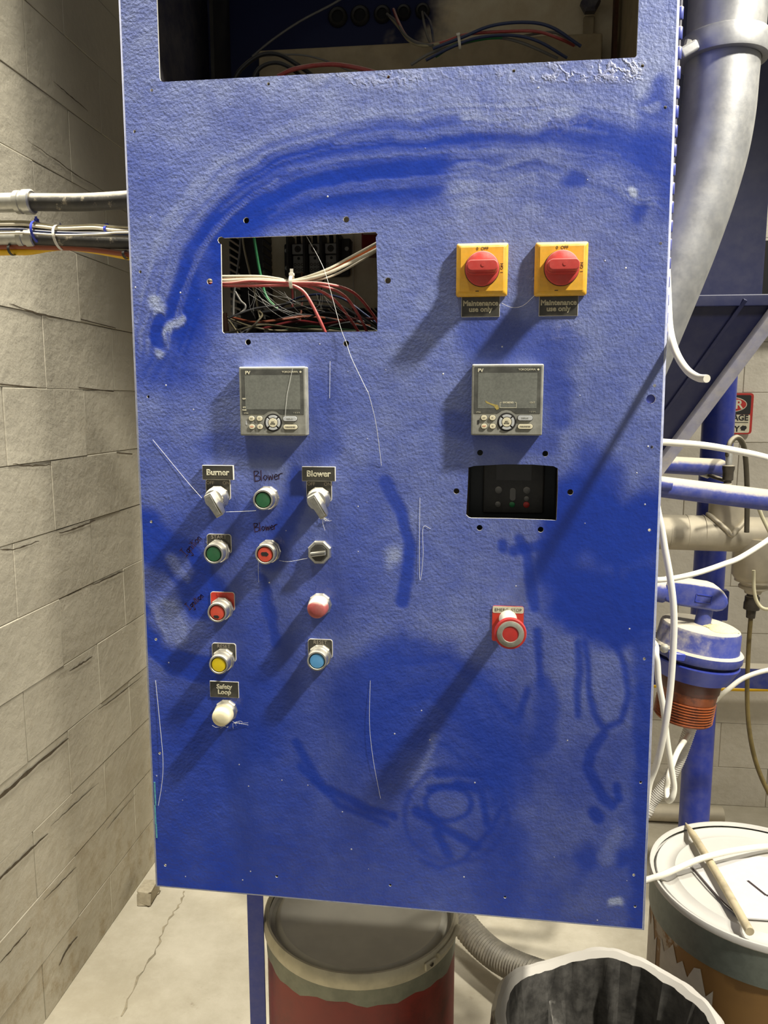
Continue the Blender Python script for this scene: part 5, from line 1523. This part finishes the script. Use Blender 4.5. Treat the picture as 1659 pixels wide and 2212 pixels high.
wire('hose', [Vector((0.20, 0.335, 1.34))]+Q((1380, 1258, 0.62), (1421, 1253, 0.62), (1451, 1250, 0.63), (1486, 1243, 0.64), (1522, 1233, 0.66), (1562, 1219, 0.68), (1600, 1204, 0.70), (1660, 1166, 0.72), (1720, 1120, 0.75)), sz(6, P(1500, 1240, 0.64)), M['hose'], 'white hose rising to the right above the blue pump arm', 'hose', 'loose white hoses', seg=12)
wire('corrugated_hose', Q((1495, 1560, 0.86), (1478, 1610, 0.86), (1462, 1650, 0.86), (1440, 1690, 0.86), (1408, 1732, 0.86), (1370, 1775, 0.86), (1200, 1850, 0.95), (958, 1922, 1.05)), sz(13.5, P(1450, 1680, 0.86)), M['corrw'], 'white corrugated hose below the amber filter', 'hose', rib=(0.0055, 0.0016), seg=16)

# safety sign on the back wall
YS = YB-0.012
a, c = P(1530, 849, YS), P(1623, 938, YS)
w, h = c.x-a.x, a.z-c.z
root = thing('warning_sign', 'red bordered warning sign partly hidden behind the column', 'sign', ((a.x+c.x)/2, YS, (a.z+c.z)/2))
B().prism(rrect(w, h, 0.012, 4), 0.004, 0.0).build('panel', M['signred'], root)
B().prism(rrect(w-0.018, h*0.47, 0.006, 3, 0, h*0.215), 0.0, -0.0006).build('black_field', M['signblack'], root)
B().prism(rrect(w-0.018, h*0.44, 0.006, 3, 0, -h*0.245), 0.0, -0.0006).build('cream_field', M['signcream'], root)
B().prism([(x*1.0, z) for x, z in [(w*0.36*math.cos(t), h*0.22+h*0.185*math.sin(t)) for t in np.linspace(0, 2*math.pi, 40)[:-1]]], -0.0006, -0.0011).build('oval_rim', M['signcream'], root)
B().prism([(w*0.345*math.cos(t), h*0.22+h*0.165*math.sin(t)) for t in np.linspace(0, 2*math.pi, 40)[:-1]], -0.0011, -0.0015).build('red_oval', M['signred'], root)
text('R', h*0.30, M['signcream'], root, (w*0.185, -0.0018, h*0.215), bold=0.001)
text('AGE', h*0.19, M['signblack'], root, (w*0.24, -0.0010, -h*0.105), bold=0.001)
B().box((0, -0.0008, -h*0.215), (w-0.03, 0.0006, 0.0025)).build('rule', M['signblack'], root)
text('LY', h*0.19, M['signblack'], root, (w*0.13, -0.0010, -h*0.375), bold=0.001)
rr = random.Random(5)
bl = [(w*0.31+0.013*rr.uniform(0.6, 1.2)*math.cos(t), -h*0.36+0.012*rr.uniform(0.6, 1.2)*math.sin(t)) for t in np.linspace(0, 2*math.pi, 16)[:-1]]
B().prism(bl, -0.0006, -0.0011).build('scuffed_spot', M['signblack'], root)

# pipe lying on the floor by the back wall
wire('floor_pipe', [PZ(1385, 1753, 0.035), PZ(1470, 1757, 0.035), PZ(1560, 1761, 0.035)], 0.033, M['manifold'], 'grey pipe lying on the floor along the back wall', 'pipe', seg=20, n=1)

# ------------------------------------------------------------------ drums
def ellipse_drum(px, py, z, rpx):
    c = PZ(px, py, z)
    return c, sz(rpx, c)
# red fibre drum
cz_ = 0.63
cR, rR = ellipse_drum(780.5, 1955, cz_, 205)
root = thing('drum', 'dull red fibre drum with a grey lid and cream clamp ring under the cabinet', 'drum', (cR.x, cR.y, 0))
B().lathe([(0, 0), (rR*0.975, 0), (rR*0.985, 0.01), (rR*0.985, cz_-0.03), (0, cz_-0.03)], (0, 0, 0), (0, 0, 1), 64).build('barrel', M['reddrum'], root)
b = B().lathe([(rR*0.98, cz_-0.066), (rR*0.992, cz_-0.066), (rR*0.996, cz_-0.02), (rR*0.98, cz_-0.018)], (0, 0, 0), (0, 0, 1), 64, closed=True)
rr = random.Random(2)
low_ = [v for v in b.bm.verts if v.co.z < cz_-0.06]
for v in low_:
    t = math.atan2(v.co.y, v.co.x)
    v.co.z += 0.005*math.sin(3*t)+0.004*math.sin(7*t+1)+0.003*math.sin(19*t)
b.build('paint_band', M['drumband'], root)
B().lathe([(rR*0.97, cz_-0.030), (rR*1.006, cz_-0.030), (rR*1.018, cz_-0.026), (rR*1.020, cz_-0.014), (rR*1.014, cz_-0.004), (rR*0.998, cz_+0.001), (rR*0.972, cz_), (rR*0.965, cz_-0.006)], (0, 0, 0), (0, 0, 1), 72, closed=True).build('clamp_ring', M['ring'], root)
B().lathe([(0, cz_-0.016), (rR*0.80, cz_-0.014), (rR*0.845, cz_-0.010), (rR*0.875, cz_-0.012), (rR*0.90, cz_-0.020), (rR*0.945, cz_-0.021), (rR*0.968, cz_-0.012), (rR*0.968, cz_-0.03), (0, cz_-0.03)], (0, 0, 0), (0, 0, 1), 72).build('lid', M['greylid'], root)
def rim_pt(t, r, z): return Vector((r*math.cos(t), r*math.sin(t), z))
t0 = math.radians(-42)
Rt = Matrix.Rotation(t0+math.pi/2, 3, 'Z')
lt = B().box(rim_pt(t0, rR*1.028, cz_-0.014), (0.028, 0.006, 0.016), 0.002, 1, rot=Rt).build('latch', M['ring'], root)
B().lathe([(0, 0), (0.004, 0), (0.004, 0.003), (0, 0.003)], rim_pt(t0, rR*1.040, cz_-0.012), rim_pt(t0, 1, 0), 10).build('latch_pin', M['coupler'], lt)
pts = [rim_pt(math.radians(a), rR*1.035, cz_-0.008+0.004*(a+42)/40) for a in (-36, -28, -20, -10)]
B().tube(pts, 0.0045, 8, 3).build('latch_lever', M['ring'], lt)
vs, fs = [], []
for i in range(9):
    t = math.radians(-118+i*3.4)
    for z in (cz_-0.175, cz_-0.135):
        vs.append(rim_pt(t, rR*0.988, z))
    if i: fs.append((2*i-2, 2*i, 2*i+1, 2*i-1))
B().raw(vs, fs).build('faded_sticker', M['redpatch'], root, recalc=False)

# brown drum with white lid
zB = 0.66
cB, rB = ellipse_drum(1646, 1900, zB, 231)
root = thing('drum', 'brown fibre drum with torn paper and a white lid', 'drum', (cB.x, cB.y, 0))
B().lathe([(0, 0), (rB*0.96, 0), (rB*0.97, 0.01), (rB*0.97, zB-0.02), (0, zB-0.02)], (0, 0, 0), (0, 0, 1), 72).build('barrel', M['kraft'], root)
B().lathe([(rB*0.965, zB-0.085), (rB*0.985, zB-0.085), (rB*0.99, zB-0.010), (rB*0.965, zB-0.008)], (0, 0, 0), (0, 0, 1), 72, closed=True).build('metal_band', M['tealband'], root)
B().lathe([(rB*0.955, zB-0.014), (rB*0.985, zB-0.014), (rB*1.0, zB-0.010), (rB*1.0, zB-0.002), (rB*0.992, zB+0.002), (rB*0.975, zB+0.002), (rB*0.955, zB-0.004)], (0, 0, 0), (0, 0, 1), 80, closed=True).build('rim', M['whitelid'], root)
B().lathe([(0, zB-0.008), (rB*0.72, zB-0.008), (rB*0.76, zB-0.006), (rB*0.80, zB-0.013), (rB*0.86, zB-0.014), (rB*0.91, zB-0.006), (rB*0.93, zB-0.005), (rB*0.952, zB-0.011), (rB*0.952, zB-0.02), (0, zB-0.02)], (0, 0, 0), (0, 0, 1), 80).build('lid', M['whitelid'], root)
def paper_patch(t0, t1, z0, z1, seed):
    r_ = random.Random(seed)
    vs, fs = [], []
    n = 10
    for i in range(n+1):
        t = math.radians(t0+(t1-t0)*i/n)
        zz0 = z0+r_.uniform(-0.02, 0.02); zz1 = z1+r_.uniform(-0.025, 0.025)-0.05*abs(i/n-0.4)
        vs += [rim_pt(t, rB*0.9735, zz0), rim_pt(t, rB*0.9735, zz1)]
        if i: fs.append((2*i-2, 2*i, 2*i+1, 2*i-1))
    B().raw(vs, fs).build('torn_paper', M['paper'], root, recalc=False)
paper_patch(194, 230, zB-0.34, zB-0.105, 1)
paper_patch(160, 189, zB-0.50, zB-0.10, 4)
paper_patch(222, 240, zB-0.36, zB-0.27, 9)
# plastic sheet with marker lines, stick and hose on the lid
zl = zB-0.004
poly = [PZ(x, y, zl) for x, y in ((1493, 1870), (1567, 1957), (1602, 1985), (1662, 1989), (1740, 1990), (1745, 1868), (1640, 1852), (1560, 1864))]
root = thing('plastic_sheet', 'white plastic sheet with dark marker lines lying on the white drum lid', 'sheet', poly[0])
o_ = poly[0]
b = B()
n = len(poly)
vs = [p-o_ for p in poly]+[p-o_+Vector((0, 0, 0.003)) for p in poly]
b.raw(vs, [tuple(range(n))[::-1], tuple(range(n, 2*n))]+[(i, (i+1) % n, n+(i+1) % n, n+i) for i in range(n)]).build('panel', M['sheet'], root)
dk = mat('dark_marker_line', (52, 40, 42), 0.6, vary=0.3, scale=100)
b = B()
def flat_line(b, pts, w, z):
    q = [PZ(x, y, z) for x, y in pts]
    for a_, c_ in zip(q, q[1:]):
        d_ = (c_-a_).normalized(); nn = Vector((-d_.y, d_.x, 0))*w
        b.raw([a_+nn-o_, c_+nn-o_, c_-nn-o_, a_-nn-o_], [(0, 1, 2, 3)])
flat_line(b, ((1496, 1876), (1530, 1915), (1564, 1950), (1602, 1984)), 0.0018, zl+0.0034)
flat_line(b, ((1615, 1902), (1655, 1934), (1700, 1940)), 0.0028, zl+0.0034)
b.build('marker_lines', dk, root, recalc=False)
a, c = PZ(1481, 1778, zB+0.006), PZ(1618, 2036, zB-0.010)
st = B().tube([a, a.lerp(c, 0.5)+Vector((0, 0, 0.016)), c+Vector((0, 0, 0.022))], lambda t: 0.0015+min(1, t*9)*0.0068, 12, 8)
o = st.build('wooden_stick', M['wood'])
tag(o, 'pointed pale wooden stick lying across the white drum lid', 'stick')
wire('hose', [PZ(1340, 1918, zB-0.02), PZ(1400, 1900, zB+0.0), PZ(1440, 1886, zB+0.014), PZ(1500, 1860, zB+0.026), PZ(1560, 1842, zB+0.030), PZ(1620, 1832, zB+0.020), PZ(1662, 1828, zB+0.012), PZ(1740, 1822, zB+0.008)], 0.0066, M['hose'], 'white hose lying over the stick on the white drum lid', 'hose', 'loose white hoses', seg=12)

# ------------------------------------------------------------------ bin with a black liner
zT = 0.62
cT = PZ(1312, 2232, zT)
rT = sz(243, cT)
root = thing('trash_can', 'round bin with a crumpled black liner folded over its rim', 'bin', (cT.x, cT.y, 0))
B().lathe([(0, 0), (rT*0.84, 0), (rT*0.86, 0.02), (rT*0.948, zT-0.03), (rT*0.955, zT-0.022), (rT*0.940, zT-0.022), (rT*0.845, 0.03), (0, 0.03)], (0, 0, 0), (0, 0, 1), 40).build('can', M['black'], root)
prof = [(1.015, -0.25), (1.03, -0.20), (1.045, -0.14), (1.05, -0.08), (1.05, -0.030), (1.04, -0.006), (1.00, 0.006), (0.955, 0.006), (0.905, -0.002), (0.885, -0.07), (0.86, -0.14), (0.83, -0.22), (0.79, -0.32), (0.74, -0.42), (0.60, -0.50), (0.3, -0.53), (0.0, -0.535)]
n = 144
vs, fs = [], []
folds = [(random.uniform(0, 6.28), random.uniform(0.08, 0.30), random.uniform(-1, 1)) for _ in range(20)]
for i, (r_, z_) in enumerate(prof):
    for j in range(n):
        t = 2*math.pi*j/n
        w_ = 0
        for c_, s_, a_ in folds:
            d_ = (t-c_+math.pi) % (2*math.pi)-math.pi+0.06*math.sin(i*0.9+c_*5)
            w_ += a_*max(0, 1-abs(d_)/s_)
        w_ = 0.55*w_+1.6*(float(vnoise(np.array([t*6.0+40]), np.array([i*0.8]), 5)[0])-0.5)+0.9*(float(vnoise(np.array([t*15.0+40]), np.array([i*1.1]), 8)[0])-0.5)
        amp = 0.010 if i < 3 else (0.0026 if i < 9 else 0.015)
        lift = 0.012*math.sin(2*t+0.5)+0.008*math.sin(5*t+1.0) if 2 < i < 10 else 0
        rr_ = max(0, r_*rT*0.985+amp*w_*(1 if r_ > 0.2 else r_*5))
        vs.append((rr_*math.cos(t), rr_*math.sin(t), zT+0.010+z_+lift*0.8+0.0015*w_*(4 < i < 9)))
for i in range(len(prof)-1):
    for j in range(n):
        a_ = i*n+j; b_ = i*n+(j+1) % n
        fs.append((a_, b_, b_+n, a_+n))
B().raw(vs, fs).build('liner', M['bag'], root, ang=28, recalc=False)

# grey corrugated hose on the floor
wire('corrugated_hose', Q((955, 1925, 1.05), (985, 1970, 1.02), (1020, 2018, 0.97), (1062, 2058, 0.91), (1110, 2086, 0.85), (1160, 2106, 0.79), (1230, 2130, 0.72)), sz(31, P(1060, 2055, 0.91)), M['corr'], 'grey corrugated hose running from the red drum toward the lined bin', 'hose', rib=(0.0105, 0.0042), seg=24)
# lump of concrete at the foot of the left wall
p = PZ(303, 1942, 0.0)
b = B().box((0, 0, 0.025), (0.05, 0.07, 0.05), 0.008, 2)
for v in b.bm.verts: v.co += Vector((random.uniform(-1, 1), random.uniform(-1, 1), random.uniform(-0.5, 0.5)))*0.005
o = b.build('concrete_lump', M['concrete']); o.location = p+Vector((0.028, 0, 0))
tag(o, 'small lump of concrete on the floor against the left wall', 'lump')

# ------------------------------------------------------------------ threads and cobwebs
def thread(pts, label, r=0.00022, group='loose white threads'):
    wire('thread', [P(*p) for p in pts], r, M['web'], label, 'thread', group, seg=5, n=6)
thread([(662, 510, 0.01), (690, 560, 0.004), (706, 600, 0.0), (735, 705, -0.004), (748, 740, -0.006), (760, 775, -0.012), (792, 842, -0.022), (796, 850, -0.022), (812, 915, -0.016), (824, 1006, -0.001)], 'long white thread hanging from the cut window down the door', 0.0003)
thread([(800, 1470, -0.001), (798, 1560, -0.003), (806, 1640, -0.003), (822, 1725, -0.001)], 'white thread hanging below the middle of the door')
thread([(336, 1470, -0.001), (345, 1560, -0.002), (352, 1640, -0.003), (350, 1690, -0.002), (342, 1740, -0.001)], 'white thread hanging down the lower left edge of the door', 0.0003)
thread([(713, 780, -0.001), (712, 860, -0.001)], 'short white thread stuck right of the blank controller')
thread([(330, 950, -0.001), (400, 1035, -0.002), (436, 1076, -0.006)], 'white thread stretched from the door edge to the Burner switch')
thread([(488, 1106, -0.01), (520, 1105, -0.006), (553, 1103, -0.012)], 'white thread strung between the Burner switch and the green button')
thread([(603, 1211, -0.012), (625, 1213, -0.008), (664, 1206, -0.008)], 'white thread strung from the smudged button to the black selector')
thread([(1084, 655, -0.003), (1105, 664, -0.004), (1130, 660, -0.004), (1155, 638, -0.006)], 'white thread sagging between the two rotary switches')
thread([(907, 1075, -0.001), (906, 1230, -0.002), (909, 1250, -0.002), (914, 1200, -0.002), (914, 1140, -0.001), (930, 1142, -0.001)], 'white thread making a hairpin beside the wiped arc on the door')
thread([(560, 1180, -0.006), (558, 1225, -0.003), (559, 1258, -0.001)], 'short white thread below the smudged orange-red button')
thread([(700, 1115, -0.03), (697, 1128, -0.03), (702, 1146, -0.028)], 'tuft of white thread on the tip of the Blower lever')
thread([(620, 856, -0.0195), (616, 900, -0.0195), (630, 800, -0.0195), (633, 790, -0.0195)][0:2][::-1]+[(625, 830, -0.0195), (632, 796, -0.0195)], 'thin white thread across the blank controller screen', 0.0002)
b = B()
rr = random.Random(11)
for k in range(20):
    x0, y0 = rr.uniform(520, 700), rr.uniform(612, 640)
    x1, y1 = x0+rr.uniform(-20, 110), y0+rr.uniform(20, 75)
    if x1 > 800 or y1 > 712: continue
    b.tube([P(x0, y0, 0.03), P((x0+x1)/2+rr.uniform(-8, 8), (y0+y1)/2+rr.uniform(2, 14), 0.035), P(x1, y1, 0.05)], 0.00014, 4, 4)
tag(b.build('cobweb', M['web']), 'fine cobweb strands under the wire bundle in the cut window', 'cobweb', kind='stuff')
b = B()
for (cx_, cy_, n_, s_) in ((508, 1562, 8, 30), (482, 1568, 4, 30), (700, 1120, 12, 18), (1085, 590, 3, 30)):
    for k in range(n_):
        a_ = rr.uniform(0, 6.28); l_ = rr.uniform(0.3, 1)*s_
        x1, y1 = cx_+l_*math.cos(a_), cy_+l_*0.6*abs(math.sin(a_))*rr.choice((1, 1, -0.3))
        b.tube([P(cx_+rr.uniform(-6, 6), cy_, -0.004), P((cx_+x1)/2+rr.uniform(-4, 4), (cy_+y1)/2+rr.uniform(-4, 4), -0.003), P(x1, y1, -0.001)], 0.00016, 4, 3)
tag(b.build('cobweb', M['web']), 'wispy cobweb strands round the Safety Loop light and the Blower lever', 'cobweb', kind='stuff')
# old teal paint scuffed off along the lower left door edge
b = B()
pts = [(333, 1690), (331, 1740), (334, 1780), (336, 1810)]
for (x0, y0), (x1, y1) in zip(pts, pts[1:]):
    a_, c_ = P(x0+3, y0, -0.0004), P(x1+3, y1, -0.0004)
    b.box((a_+c_)/2, (0.0022, 0.0006, (a_-c_).length), 0, 1)
b.build('teal_scuff', M['teal'], door)
